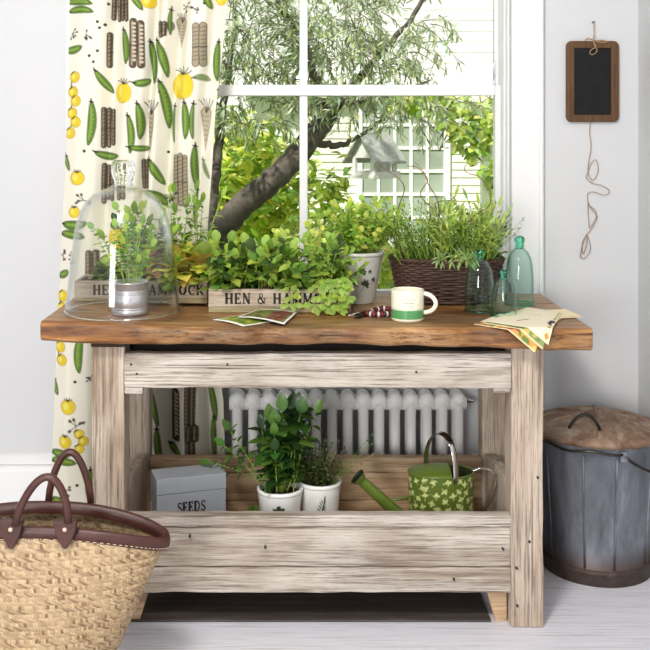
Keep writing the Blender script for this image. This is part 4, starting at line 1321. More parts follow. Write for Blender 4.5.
def build_packets():
    CR = C(228, 214, 184)
    def dotted(p, cols, side=3):
        for k in range(16):
            q = 3+6.2*k
            a = (q, 96) if side == 2 else (96, q)
            p.ell(a[0], a[1], 2.6, 2.6, 0, cols[k % len(cols)])
    pal = [C(196, 120, 50), C(110, 130, 60), C(226, 196, 120), C(120, 60, 70)]
    # lowest packet (orange and green printed edge)
    def pic1(p):
        i = np.where(p.V < 22)[0]; p.C[i] = C(206, 150, 84)
        for k in range(26): p.ell(rv(0, 100), rv(2, 20), rv(3, 7), rv(2, 6), rv(0, 3), R.choice([C(150, 90, 50), C(100, 124, 60), C(226, 188, 96), C(160, 70, 60)]))
        p.path([(0, 0), (100, 0)], 1.6, C(240, 224, 180))
    def pic2(p):
        i = np.where(p.V < 34)[0]; p.C[i] = C(136, 150, 92)
        for k in range(40): p.ell(rv(0, 100), rv(3, 32), rv(3, 8), rv(2, 6), rv(0, 3), R.choice([C(84, 110, 56), C(160, 172, 110), C(110, 132, 80), C(196, 170, 96)]))
        p.path([(0, 0), (100, 0)], 1.6, C(240, 226, 188))
    def pic3(p):
        p.path([(36, 24), (48, 40)], 1.3, C(96, 74, 54)); p.path([(34, 60), (52, 70), (60, 66)], .8, C(170, 150, 110), .7)
        i = np.where(p.U > 88)[0]; p.C[i] = C(236, 220, 182)
        for k in range(9): p.ell(94, 6+k*11, 3, 3.4, 0, R.choice([C(120, 80, 84), C(60, 50, 70), C(196, 140, 70), C(120, 130, 80)]))
        for dx, dy in ((-3, -4), (2, 3), (-2, 5)): p.ell(93+dx, 40+dy, 4, 6, .4, C(52, 42, 66))
    def pic4(p):
        for k in range(14): p.ell(5+k*7, 93, 3, 3, 0, R.choice([C(196, 150, 60), C(170, 120, 70), C(210, 180, 120)]))
    G = 'paper seed packets on the bench corner'
    def plan(px, py):       # plan position on the bench top under an image point above the front edge
        zt = .806; d = F_PX*(CAM_H-zt)/(py-HY)
        return ((px-CX)*d/F_PX, d-CAM_D)
    def over(px, py):       # point hanging beyond the front edge
        d = CAM_D-.085; return ((px-CX)*d/F_PX, -.078-((py-HY)*d/F_PX-(CAM_H-.806))/.88)
    specs = [
     ([plan(474, 324.5), over(533, 351), plan(556, 322), plan(500, 314)], .001, pic1, CR, 'lowest of the fanned paper packets, with an orange printed edge over the bench front'),
     ([plan(484, 324), over(541, 349), plan(562, 318), plan(512, 312)], .0026, pic2, CR, 'green printed paper packet sandwiched between its two fanned neighbours'),
     ([plan(536, 311.5), plan(566, 310), plan(583, 318), plan(553, 319.5)], .0042, pic4, C(232, 216, 180), 'cream packet lying flat at the back of the fan, pointing at the bin'),
     ([plan(487, 323.5), over(547, 346), plan(562, 315), plan(528, 309)], .0058, pic3, C(232, 220, 194), 'topmost cream paper packet with a dark crest, draped over the bench edge'),
    ]
    for cs, zo, pic, base, lab in specs:
        t = thing('seed_packet', (cs[0][0], cs[0][1], ztop(cs[0][0])), lab, 'seed packet', G)
        sheet(t, 'paper', cs, zo, pic, base, .0012, 60)
    # two flat colour-picture packets in front of the crate
    def picA(p):
        p.C[:] = C(240, 238, 226)
        i = p.sel(5, 95, 7, 93); p.C[i] = C(120, 138, 44)
        for k in range(60): p.ell(rv(8, 92), rv(10, 90), rv(3, 9), rv(3, 8), rv(0, 3), R.choice([C(150, 160, 60), C(96, 120, 40), C(180, 176, 80), C(70, 96, 40)]), .8)
    def picB(p):
        p.C[:] = C(240, 236, 230)
        i = p.sel(5, 95, 7, 93); p.C[i] = C(112, 116, 60)
        for k in range(40): p.ell(rv(8, 60), rv(10, 90), rv(3, 8), rv(3, 8), rv(0, 3), R.choice([C(130, 140, 70), C(90, 110, 50), C(80, 40, 40)]), .8)
        for k in range(40): p.ell(rv(55, 92), rv(10, 90), rv(4, 8), rv(3, 8), rv(0, 3), R.choice([C(110, 44, 48), C(84, 36, 40), C(136, 70, 60)]), .8)
    for cs, zo, pic, lab, bow in (
        ([plan(213, 320), plan(243, 326.5), plan(290, 319), plan(254, 313)], .001, picA, 'glossy seed packet with a yellow-green leaf picture in front of the crate', .003),
        ([plan(238, 319.5), plan(284, 326.8), plan(297, 314.5), plan(256, 312.5)], .007, picB, 'glossy seed packet with a dark red picture overlapping the green one', .005)):
        t = thing('seed_packet', (cs[0][0], cs[0][1], ztop(cs[0][0])), lab, 'seed packet', 'picture seed packets by the crate')
        sheet(t, 'paper', cs, zo, pic, C(240, 238, 230), .0012, 60, 0, False, bow)
build_packets()

# ================================================================== SECATEURS
def build_pruners():
    z = .806
    def q(px, py, h=.008):
        d = F_PX*(CAM_H-(z+h))/(py-HY); return Vector(((px-CX)*d/F_PX, d-CAM_D, z+h))
    t = thing('pruners', q(365, 313, 0), 'secateurs with dark red patterned grips lying behind the mug', 'pruners')
    m = MB()
    a, b = q(349, 316), q(366, 313)
    m.tube([a, a.lerp(b, .4)+Vector((0, 0, .001)), b], [.0015, .006, .008], 8, flat=.4); m.build('blade', M['steel'], t, True)
    m = MB(); m.tube([q(354, 318, .006), q(360, 316.5, .006), q(368, 314, .006)], [.002, .006, .007], 8, flat=.4); m.build('hook_blade', M['dark_steel'], t, True)
    m = MB(); m.ball(q(368, 312.5, .011), .0065, 12, 8, sq=(1, 1, .7)); m.build('pivot', M['steel'], t, True)
    for pts in ([(367, 313.5), (374, 310), (382, 308.5), (392, 309)], [(367, 313.5), (375, 314.5), (384, 314.5), (393, 313)]):
        m = MB()
        P_ = [q(*p_, .009) for p_ in pts]
        n = 14
        for i in range(n):
            f0, f1 = i/n*3, (i+1)/n*3
            def at(f):
                k = min(2, int(f)); return P_[k].lerp(P_[k+1], f-k)
            m.tube([at(f0), at(f1)], [.0078, .0078], 8, True, False, [C(120, 34, 40), C(92, 26, 34), C(222, 206, 200), C(44, 30, 32)][(i*7) % 4])
        m.build('handle', M['red_grip'], t, True)
    m = MB()
    c0, c1 = q(372, 311.5, .010), q(374, 314, .010)
    m.tube([c0.lerp(c1, i/20)+Vector((.003*math.cos(i*1.9), 0, .003*math.sin(i*1.9))) for i in range(21)], .0009, 5); m.build('spring', M['steel'], t, True)
build_pruners()

# ================================================================== SEEDS BOX
SHELF = .128
def build_seed_box():
    z = SHELF+.0005
    al = math.radians(17.6)
    ox, oy = -.409, .150
    L, D, Hh = .198, .094, .341-z
    t = thing('seed_box', (ox, oy, z), 'pale grey wooden box lettered SEEDS standing in the lower trough', 'seed box')
    ca, sa = math.cos(al), math.sin(al)
    def W(u, v, w): return (ox+u*ca-v*sa, oy+u*sa+v*ca, z+w)
    def bx(n, u0, u1, v0, v1, w0, w1, mat='grey_paint', bv=.0015):
        m = MB(); vs = [W(u, v, w) for u in (u0, u1) for v in (v0, v1) for w in (w0, w1)]
        m.add(vs, [(0,1,3,2),(4,6,7,5),(0,4,5,1),(2,3,7,6),(0,2,6,4),(1,5,7,3)]); return m.build(n, M[mat], t, bevel=bv)
    hl = Hh-.044
    bx('box_body', 0, L, 0, D, 0, hl-.0015)
    bx('lid', -.0008, L+.0008, -.0008, D+.0008, hl, Hh)
    bx('hinge_gap', .003, L-.003, .003, D-.003, hl-.002, hl+.001, 'ink', 0)
    m = MB(); text_mesh(m, 'SEEDS', .030, .080, lambda u, v, h: W(.058+u, -.0003-h, hl-.056+v)); m.build('lettering', M['ink'], t)
build_seed_box()

# ================================================================== WHITE HERB POTS
def white_pot(px, y, rim_y, label, name, deco, wtop, shape):
    x = PX(px, y); z = SHELF+.0005; h = PZ(rim_y, y)-z
    r1 = wtop/2/S(y)
    t = thing(name, (x, y, z), label, 'potted herb', 'herbs in white pots in the trough')
    pot_grid(t, 'pot', x, y, z, r1*.70, r1-.002, h, C(240, 239, 236), deco, wall=.005, rim=.002)
    soil_disc(t, x, y, z+h*.9, r1-.009)
    a, b = MB(), MB()
    shape(a, b, x, y, z+h*.9)
    a.build('foliage', M['leaf_gloss'], t, True); b.build('stems', M['stem'], t, True)
DK = C(50, 74, 52)
def deco_basil(p):
    H0 = 118
    for cx, cy in ((-2, 118), (-26, 108), (20, 110)):
        for an in ((.5, 2.6) if cx == -2 else (.1, 3.0)): decal_leaf(p, cx, cy, 21, an, DK, .62)
        p.path([(cx, cy-25), (cx, cy+4)], .9, DK)
    p.ell(-2, 129, 7, 9, 0, DK)
def deco_rosemary(p):
    p.path(bez((0, 84), (12, 134), -.05), 1.0, DK)
    for k in range(5):
        yy = 92+k*8; xx = 2+k*2
        decal_leaf(p, xx, yy, 22-k*1.5, .7+.1*k, DK, .2); decal_leaf(p, xx, yy, 22-k*1.5, 2.5-.1*k, DK, .2)
    decal_leaf(p, 12, 132, 18, 1.35, DK, .2)
BAS = [C(60, 100, 42), C(78, 120, 50), C(100, 144, 60), C(50, 84, 40)]
def shape_basil(a, b, x, y, z):
    # dense base with big cupped leaves above
    for k in range(22):
        an = rv(0, 6.28); rr = rv(0, .045)
        spray(a, b, (x+rr*math.cos(an), y+rr*math.sin(an), z), (math.cos(an)*rv(0, .35), math.sin(an)*rv(0, .35), 1), rv(.10, .19), .25, 10, .05, .033, ovate, BAS, r=.0016, start=.2, wav=.002, rows=4, taper=.1)
    for k in range(6):
        an = rv(0, 6.28); rr = rv(0, .02)
        spray(a, b, (x+rr*math.cos(an), y+rr*math.sin(an), z), (rv(-.16, .2), rv(-.2, .1), 1), rv(.20, .265), .1, 9, .066, .046, ovate, BAS, r=.002, start=.45, wav=.002, rows=5, taper=-.1, up=.3)
    # side shoots
    spray(a, b, (x-.03, y, z), (-.8, -.1, 1), .19, .25, 9, .045, .03, ovate, [C(84, 124, 50), C(100, 140, 60)], r=.0017, start=.45, rows=4)
    spray(a, b, (x-.03, y-.01, z), (-.55, -.1, 1), .22, .15, 9, .045, .032, ovate, [C(84, 124, 50), C(60, 100, 40)], r=.0017, start=.5, rows=4)
    spray(a, b, (x-.03, y+.03, z), (-1.5, .1, 1), .19, .5, 9, .042, .03, ovate, [C(84, 124, 50), C(100, 140, 60)], r=.0015, start=.45, rows=4)
    spray(a, b, (x+.02, y, z), (.35, -.1, 1), .25, .0, 6, .055, .036, ovate, BAS, r=.0018, start=.6, rows=4, taper=0)
def shape_thyme(a, b, x, y, z):
    T_ = [C(52, 74, 36), C(74, 98, 48), C(96, 118, 60), C(44, 62, 32)]
    for k in range(75):
        an = rv(0, 6.28); rr = rv(0, .045)
        spray(a, b, (x+rr*math.cos(an), y+rr*math.sin(an), z), (math.cos(an)*rv(0, .55), math.sin(an)*rv(0, .5), 1), rv(.07, .145), .25, 17, .016, .008, lance, T_, r=.001, start=.1, rows=2, scol=jit(C(96, 76, 52), .1), taper=.3)
    for dx, L in ((.9, .17), (1.2, .15), (.75, .19)):
        spray(a, b, (x+.03, y, z), (dx, -.1, 1), L, .1, 18, .016, .007, lance, [C(96, 130, 60), C(110, 140, 70)], r=.0009, start=.2, rows=2)
white_pot(280, .215, 486.5, 'leafy dark green basil in a white pot with a basil leaf print', 'potted_basil', deco_basil, 46, shape_basil)
white_pot(320, .265, 479.5, 'small-leaved thyme in a white pot with a rosemary sprig print', 'potted_thyme', deco_rosemary, 43, shape_thyme)
def stray():
    y = .16; x = PX(252, y); a, b = MB(), MB()
    for k in range(5): spray(a, b, (x, y, SHELF+.09), (rv(-.8, .6), -.2, 1), rv(.03, .05), .5, 6, .022, .014, ovate, [C(96, 132, 56), C(72, 108, 44)], start=.3)
    m = MB(); m.lathe([(.004, SHELF+.0005), (.022, SHELF+.0005), (.028, SHELF+.085), (.028, SHELF+.09), (.025, SHELF+.09), (.024, SHELF+.08)], x, y, 24)
    t = thing('seedling_pot', (x, y, SHELF), 'tiny seedling just showing above the trough lip between the grey box and basil', 'seedling')
    m.build('pot', plain('terracotta', C(150, 92, 66), .8), t, True); soil_disc(t, x, y, SHELF+.082, .024)
    a.build('foliage', M['leaf'], t, True); b.build('stems', M['stem'], t, True)
stray()

# ================================================================== WATERING CAN
def build_can():
    y = .215
    x = PX(441, y); z = SHELF+.0005
    s = S(y); A, B = 32.5/s, .066
    zt = PZ(471, y); h = zt-z
    t = thing('watering_can', (x, y, z), 'green leaf-patterned watering can with a steel hoop handle', 'watering can')
    nseg, nz = 260, 90
    th = np.linspace(-math.pi*1.5, math.pi*.5, nseg, endpoint=False); vz = np.linspace(0, 1, nz)
    X = x+A*np.cos(th)[None]*np.ones((nz, 1)); Y = y+B*np.sin(th)[None]*np.ones((nz, 1)); Z = z+h*vz[:, None]*np.ones((1, nseg))
    U = (th[None]+math.pi/2)*((A+B)/2)*1000*np.ones((nz, 1)); V = vz[:, None]*h*1000*np.ones((1, nseg))
    p = Paint(U, V, C(84, 100, 34))
    LC = C(196, 204, 134)
    pts = []
    for k in range(4000):
        q = (rv(-260, 260), rv(4, h*1000-6))
        if all((q[0]-w[0])**2+(q[1]-w[1])**2 > 19**2 for w in pts): pts.append(q)
    for q in pts:
        a0 = rv(0, 6.28)
        for da, L in ((0, 12), (1.15, 10), (-1.15, 10)):
            x0, y0 = q[0]+2*math.cos(a0), q[1]+2*math.sin(a0)
            decal_leaf(p, x0, y0, L, a0+da, LC, .56)
            p.path([(x0+2*math.cos(a0+da), y0+2*math.sin(a0+da)), (x0+.8*L*math.cos(a0+da), y0+.8*L*math.sin(a0+da))], .5, C(128, 144, 66), .9)
        p.path([q, (q[0]-6*math.cos(a0), q[1]-6*math.sin(a0))], .7, LC)
    for k in range(160): p.ell(rv(-260, 260), rv(3, h*1000-4), 1.5, 1.5, 0, LC)
    grid_mesh('body', X, Y, Z, M['enamel'], t, p.C, True)
    m = MB(); n = 60
    rim = [(x+A*math.cos(2*math.pi*i/n), y+B*math.sin(2*math.pi*i/n), zt) for i in range(n)]
    m.tube(rim, .0025, 6, False, True); m.build('rim', M['green_paint'], t, True)
    # half cover over the spout side, slightly domed
    m = MB(); vs = []; fs = []; nn = 24; mm = 16
    xcut = .25
    for i in range(nn+1):
        u = -1+(1+xcut)*i/nn
        w = math.sqrt(max(0, 1-u*u))
        for j in range(mm+1):
            v = (-1+2*j/mm)*w
            rr = math.sqrt(u*u+v*v)
            vs.append((x+A*u, y+B*v, zt+.001+.016*(1-rr**2)))
    for i in range(nn):
        for j in range(mm): fs.append((i*(mm+1)+j, (i+1)*(mm+1)+j, (i+1)*(mm+1)+j+1, i*(mm+1)+j+1))
    m.add(vs, fs); o = m.build('half_cover', M['green_paint'], t, True)
    so = o.modifiers.new('thickness', 'SOLIDIFY'); so.thickness = .0015
    m = MB(); m.lathe([(A*.985, zt-.002), (A*.985, z+.004), (.002, z+.003)], x, y, 48, sy=B/A); m.build('inside', M['green_inside'], t, True)
    # hoop handle: flat band from the half cover over to the opening side
    def band(name, pts, w, thk, wdir, mat):
        pts = [Vector(q) for q in pts]; m = MB(); vs = []; fs = []; n = len(pts)
        wd = Vector(wdir).normalized()
        for i, q in enumerate(pts):
            tg = (pts[min(n-1, i+1)]-pts[max(0, i-1)]).normalized(); nr = tg.cross(wd).normalized()
            for a_, b_ in ((-1, -1), (1, -1), (1, 1), (-1, 1)): vs.append(q+wd*w*a_*.5+nr*thk*b_*.5)
        for i in range(n-1):
            for k in range(4): fs.append((i*4+k, i*4+(k+1) % 4, (i+1)*4+(k+1) % 4, (i+1)*4+k))
        fs += [(3, 2, 1, 0), tuple((n-1)*4+k for k in range(4))]
        m.add(vs, fs); return m.build(name, M[mat], t, True, .001)
    def Q(px, py, dy): return P(px, py, y+dy)
    hp = [Q(426, 466, .055), Q(426.5, 452, .048), Q(430, 440, .030), Q(436, 434, .010), Q(442, 433.5, -.012), Q(448, 438, -.035), Q(452.5, 447, -.052), Q(455, 460, -.062), Q(456, 474, -.0665), Q(456, 483, -.0665)]
    sm = []
    for i in range(len(hp)-1):
        p0 = hp[max(0, i-1)]; p1 = hp[i]; p2 = hp[i+1]; p3 = hp[min(len(hp)-1, i+2)]
        for k in range(5):
            s_ = k/5
            sm.append(.5*((2*p1)+(p2-p0)*s_+(2*p0-5*p1+4*p2-p3)*s_*s_+(3*p1-p0-3*p2+p3)*s_**3))
    sm.append(hp[-1])
    band('hoop_handle', sm, .017, .0022, (.75, .35, .35), 'steel')
    hp2 = [Q(472, 471, 0), Q(480, 468, -.002), Q(489, 469.5, -.004), Q(496, 475, -.006), Q(497.5, 484, -.008), Q(494, 495, -.008), Q(487, 506, -.006), Q(480, 516, -.004), Q(474, 524, 0)]
    band('rear_handle', hp2, .014, .005, (0.2, 1, 0), 'steel')
    m = MB()
    a_, b_ = Q(411, 526, 0), Q(362, 481, -.02)
    m.tube([a_, a_.lerp(b_, .5), b_], [.021, .017, .0145], 16, False)
    d = (b_-a_).normalized()
    m.tube([b_, b_+d*.018, b_+d*.020], [.0145, .024, .025], 20, False)
    m.build('spout', M['green_paint'], t, True)
    m = MB(); m.tube([b_+d*.0185, b_+d*.0195], [.0225, .0225], 20); m.build('rose', M['dark_steel'], t, True)
    m = MB(); m.tube([Q(411, 497, 0), Q(386, 501.5, -.009)], .004, 8); m.build('brace', M['green_paint'], t, True)
build_can()

# ================================================================== DUSTBIN
def build_bin():
    y = .397; x = PX(596, y); zr = .420
    t = thing('dustbin', (x, y, 0), 'old galvanised metal dustbin with a rusty lid on the floor beside the bench', 'dustbin')
    m = MB()
    m.lathe([(.02, .004), (.150, .004), (.153, 0), (.158, .004), (.159, .03), (.161, .034), (.161, .042), (.157, .046), (.165, .16), (.175, .31), (.180, .39), (.184, .396), (.184, zr), (.178, zr), (.174, .3)], x, y, 72)
    m.build('body', M['zinc'], t, True)
    m = MB(); m.lathe([(.150, .001), (.160, .0), (.1625, .004), (.162, .03), (.164, .034), (.164, .043), (.158, .046)], x, y, 72); m.build('foot_ring', M['foot_rust'], t, True)
    m = MB()
    for a in (-2.05, -1.52, -2.75, -.8):
        pts = [(x+(r+.001)*math.cos(a), y+(r+.001)*math.sin(a), z) for r, z in ((.158, .05), (.165, .16), (.175, .31), (.180, .385))]
        m.tube(pts, .0035, 6)
    m.build('seam', M['zinc'], t, True)
    m = MB()
    tl = .02
    def lid(r, z): return (r, z)
    prof = [(.190, zr-.012), (.192, zr-.012), (.193, zr+.002), (.189, zr+.010), (.180, zr+.012), (.165, zr+.020), (.12, zr+.032), (.06, zr+.040), (.002, zr+.042)]
    m.lathe(prof, x, y, 72)
    for a in (.2, .2+math.pi/3*1.1, .2+math.pi*.72):      # pressed ridges across the lid
        m.tube([(x+r*math.cos(a), y+r*math.sin(a), z) for r, z in ((-.175, zr+.012), (-.12, zr+.031), (-.06, zr+.040), (0, zr+.043), (.06, zr+.040), (.12, zr+.031), (.175, zr+.012))], .006, 8)
    m.build('lid', M['rust'], t, True)
    m = MB()
    c0, c1 = P(569, 428, .27), P(600, 430, .26)
    pts = []
    for i in range(13):
        f = i/12; pts.append(c0.lerp(c1, f)+Vector((0, -.012*math.sin(math.pi*f), .046*math.sin(math.pi*f)**.8)))
    m.tube(pts, .005, 8); m.build('lid_handle', M['dark_steel'], t, True)
    # lug and wire bail lying against the front
    m = MB()
    lugs = [-2.95, -1.43]
    la = -1.43
    m.box(x+.185*math.cos(la)-.011, x+.185*math.cos(la)+.011, y+.185*math.sin(la)-.010, y+.185*math.sin(la)+.004, zr-.05, zr-.018)
    m.build('lug', M['zinc'], t, bevel=.004)
    m = MB(); pts = []
    for i in range(24):
        a = la+(i/23)*2.0
        sag = math.sin(math.pi*i/23)
        rr = .192+.022*sag
        pts.append((x+rr*math.cos(a), y+rr*math.sin(a), zr-.03-.075*sag**.8))
    m.tube(pts, .0042, 8)
    pts = [(x+.197*math.cos(a), y+.197*math.sin(a), zr-.022+.004*math.sin(a*9)) for a in np.linspace(-3.0, la-.04, 20)]
    m.tube(pts, .004, 8)
    m.build('bail_handle', M['dark_steel'], t, True)
build_bin()

# ================================================================== STRAW BASKET
def build_straw():
    cx, cy = -.612, -.36
    t = thing('straw_basket', (cx, cy, 0), 'big woven straw shopping basket with brown leather rim and handles on the floor', 'basket')
    nth, nz = 1150, 300
    th = np.linspace(0, 2*math.pi, nth, endpoint=False)
    f = np.linspace(0, 1, nz)[:, None]
    A = .120+(.298-.120)*(f**.92)
    B = .105+.06*np.sin(math.pi*np.clip(f*.55+.02, 0, 1))-.085*f**1.6
    c, s_ = np.cos(th)[None], np.sin(th)[None]
    e_ = .85
    ux = np.sign(c)*np.abs(c)**e_; uy = np.sign(s_)*np.abs(s_)**e_
    Hh = .432-.048*np.abs(ux)**2.2
    # rounded bottom
    rnd = np.clip(f/.07, 0, 1); rf = np.sqrt(1-(1-rnd)**2)*.12+.88
    X = A*ux*rf; Y = B*uy*rf; Z = f*Hh
    # plaited palm braids: bands with slanted stitches that turn at the band's middle
    arc = np.cumsum(np.hypot(np.diff(.22*ux[0], append=.22*ux[0, :1]), np.diff(.13*uy[0], append=.13*uy[0, :1])))[None]
    rowp = f*Hh/.0175+.15*np.sin(th[None]*2)
    ri = np.floor(rowp); tt = rowp-ri
    sk = np.where(tt < .5, tt, 1-tt)
    st = arc*(.75+.6*f)/.0066+sk*2.6+ri*.37
    si = np.floor(st); fr = st-si
    half = (tt < .5)
    d = .0034*np.sqrt(np.clip(np.sin(math.pi*fr), 0, 1))
    d += .0012*np.sqrt(np.clip(np.sin(math.pi*((tt*2) % 1)), 0, 1))-.002
    d *= np.clip(f/.05, 0, 1)
    nx = ux*1.0; ny = uy*1.6; L = np.hypot(nx, ny)+1e-6
    X = cx+X+d*nx/L; Y = cy+Y+d*ny/L
    rs = np.random.RandomState(3)
    key = ((ri*131+si*17+half*7) % 997).astype(int)
    tab = rs.rand(997); tab2 = rs.rand(997)
    base = np.array(C(156, 130, 96)); lite = np.array(C(196, 172, 136)); brn = np.array(C(122, 92, 64)); red = np.array(C(142, 110, 86))
    k = tab[key][..., None]; k2 = tab2[key][..., None]
    col = base*(1-k)+lite*k
    patch = (np.sin(th*3.1+1)[None]*np.sin(f*9)+np.sin(th*7+f*14))[..., None]
    col = np.where(k2 > .93, brn, col); col = np.where((k2 < .12) & (patch > .4), red, col)
    o = grid_mesh('woven_body', X, Y, Z*np.ones_like(X), M['straw'], t, col.reshape(-1, 3), True)
    sd = o.modifiers.new('thickness', 'SOLIDIFY'); sd.thickness = .006; sd.offset = -1
    m = MB(); n = 60
    m.add([(cx+.106*math.copysign(abs(math.cos(2*math.pi*i/n))**e_, math.cos(2*math.pi*i/n)), cy+.09*math.copysign(abs(math.sin(2*math.pi*i/n))**e_, math.sin(2*math.pi*i/n)), .004) for i in range(n)], [tuple(range(n))])
    m.build('base', M['straw'], t)
    # leather rim binding following the mouth
    def mouth(a, off=0, dz=0):
        c_, s2 = math.cos(a), math.sin(a)
        u, v = math.copysign(abs(c_)**e_, c_), math.copysign(abs(s2)**e_, s2)
        Bt = float(.105+.06*math.sin(math.pi*.57)-.085)
        return Vector((cx+(.298+off)*u, cy+(Bt+off)*v, .432-.048*abs(u)**2.2+dz))
    m = MB(); n = 160; vs = []; fs = []
    prof = [(-.010, -.020), (-.011, -.006), (-.007, .004), (0, .007), (.006, .004), (.009, -.006), (.008, -.022), (.004, -.024)]
    for i in range(n):
        a = 2*math.pi*i/n
        for o_, z_ in prof: vs.append(mouth(a, o_, z_))
    q = len(prof)
    for i in range(n):
        for k in range(q-1): fs.append((i*q+k, ((i+1) % n)*q+k, ((i+1) % n)*q+k+1, i*q+k+1))
    m.add(vs, fs); m.build('rim_binding', M['leather'], t, True)
    m = MB()
    for i in range(110):
        a0 = 2*math.pi*i/110
        m.tube([mouth(a0, .010, -.0185), mouth(a0+.030, .010, -.0185)], .0008, 5)
    m.build('rim_stitching', M['thread'], t, True)
    # handles: front pair of ends and rear pair of ends
    fa = [(-math.pi/2-.10), (-math.pi/2+.10)]
    def handle(p0, p1, top, lean):
        pts = []
        for i in range(25):
            f_ = i/24
            b = p0.lerp(p1, f_)
            hgt = math.sin(math.pi*f_)**.62
            b = b+Vector((lean[0]*hgt, lean[1]*hgt, 0)); b.z = p0.z*(1-f_)+p1.z*f_+(top-(p0.z+p1.z)/2)*hgt
            pts.append(b)
        hm = MB(); hm.tube(pts, .0086, 12); return hm
    yf, yb = -.36-.112, -.36+.085
    p0, p1 = P(15, 525, yf), P(68, 523, yf)
    handle(p0, p1, PZ(477, yf), (.012, .0)).build('handle', M['leather'], t, True)
    q0, q1 = P(48, 505, yb), P(91, 503, yb)
    handle(q0, q1, PZ(452, yb), (0, 0)).build('handle', M['leather'], t, True)
    # leather tabs riveted on the front below each handle end
    for px in (12, 66):
        m = MB()
        Yt = cy-.094
        c0 = P(px, 533, Yt)
        wz = [( -.026, .030), (.026, .030), (.022, .004), (.006, -.028), (0, -.032), (-.006, -.028), (-.022, .004)]
        m.prism([(c0.x+a, c0.z+b) for a, b in wz], Yt-.012, Yt+.006)
        tb = m.build('handle_tab', M['leather'], t, bevel=.002)
        m = MB(); m.ball((c0.x, Yt-.0125, c0.z+.012), .005, 10, 6, sq=(1, .5, 1)); m.build('rivet', M['thread'], tb, True)
build_straw()

# ================================================================== SLATE
def build_slate():
    Yw = WALL_Y
    yf = Yw-.014
    def q(px, py, y=yf): return P(px, py, y)
    c = q(592.5, 81.5)
    W2, H2 = 26.2/S(yf), 40.5/S(yf)
    t = thing('writing_slate', (c.x, Yw, c.z), 'small blank writing slate in a brown wooden frame hanging on the wall', 'slate')
    # frame with rounded corners
    def rr(w, h, r, n=6):
        pts = []
        for qx, qz, a0 in ((1, 1, 0), (-1, 1, 90), (-1, -1, 180), (1, -1, 270)):
            for i in range(n+1):
                a = math.radians(a0+90*i/n); pts.append((qx*(w-r)+r*math.cos(a), qz*(h-r)+r*math.sin(a)))
        return pts
    o_ = rr(W2, H2, .018); i_ = rr(W2-.026, H2-.024, .0015)
    m = MB(); n = len(o_)
    vs = []
    for yy in (yf-.004, Yw-.003):
        vs += [(c.x+a, yy, c.z+b) for a, b in o_]+[(c.x+a, yy, c.z+b) for a, b in i_]
    fs = []
    for i in range(n):
        j = (i+1) % n
        fs += [(i, n+i, n+j, j), (2*n+i, 2*n+j, 3*n+j, 3*n+i), (i, j, 2*n+j, 2*n+i), (n+i, 3*n+i, 3*n+j, n+j)]
    m.add(vs, fs); m.build('frame', M['slate_frame'], t, bevel=.002)
    m = MB(); m.box(c.x-W2+.022, c.x+W2-.022, yf+.002, yf+.008, c.z-H2+.02, c.z+H2-.02); m.build('slate_panel', M['slate'], t)
    # hanging twine with a little loop
    m = MB(); y2 = yf-.008
    def curve(pl, y=y2, r=.0016):
        ps = [q(a, b, y+.0025*math.sin(i*2.2)) for i, (a, b) in enumerate(pl)]
        sm = []
        for i in range(len(ps)-1):
            p0 = ps[max(0, i-1)]; p1 = ps[i]; p2 = ps[i+1]; p3 = ps[min(len(ps)-1, i+2)]
            for k in range(6):
                s_ = k/6; sm.append(.5*((2*p1)+(p2-p0)*s_+(2*p0-5*p1+4*p2-p3)*s_*s_+(3*p1-p0-3*p2+p3)*s_**3))
        sm.append(ps[-1]); m.tube(sm, r, 6)
    curve([(593.5, 23), (594, 32), (593.5, 42), (596, 48), (597, 51), (593, 54.5), (590, 53.5), (591, 50), (595.5, 47), (594, 42)])
    curve([(585, 41), (588, 38.5), (593, 40), (598, 42), (604, 42.5), (607, 41.5), (602, 40.5), (594, 41)], y2, .0020)
    m.build('hanging_twine', M['twine'], t, True)
    m = MB(); m.tube([(q(593.5, 22).x, Yw+.004, q(593.5, 22).z), (q(593.5, 22).x, Yw-.024, q(593.5, 22).z)], .0022, 8); m.build('nail', M['dark_steel'], t, True)
    m = MB()
    curve([(591, 121), (589.5, 132), (591, 146), (589, 160), (588, 172), (592, 180), (596.5, 176), (598, 168), (596, 160), (591.5, 163), (587, 174), (586.5, 178), (592, 183), (600, 185), (608, 189), (609, 193), (603, 195), (594, 192), (587.5, 194), (588, 202), (588, 212), (589, 224), (590, 228), (596, 217), (595.5, 211), (589, 205), (588, 202), (592, 210), (597, 217), (592, 228), (586, 236), (582, 244), (583, 254), (586, 246), (587, 236), (584, 240), (581, 250), (580.5, 257), (585, 258), (590, 250), (589, 240), (586, 234)], Yw-.009, .0013)
    m.build('tangled_twine', M['twine'], t, True)
build_slate()

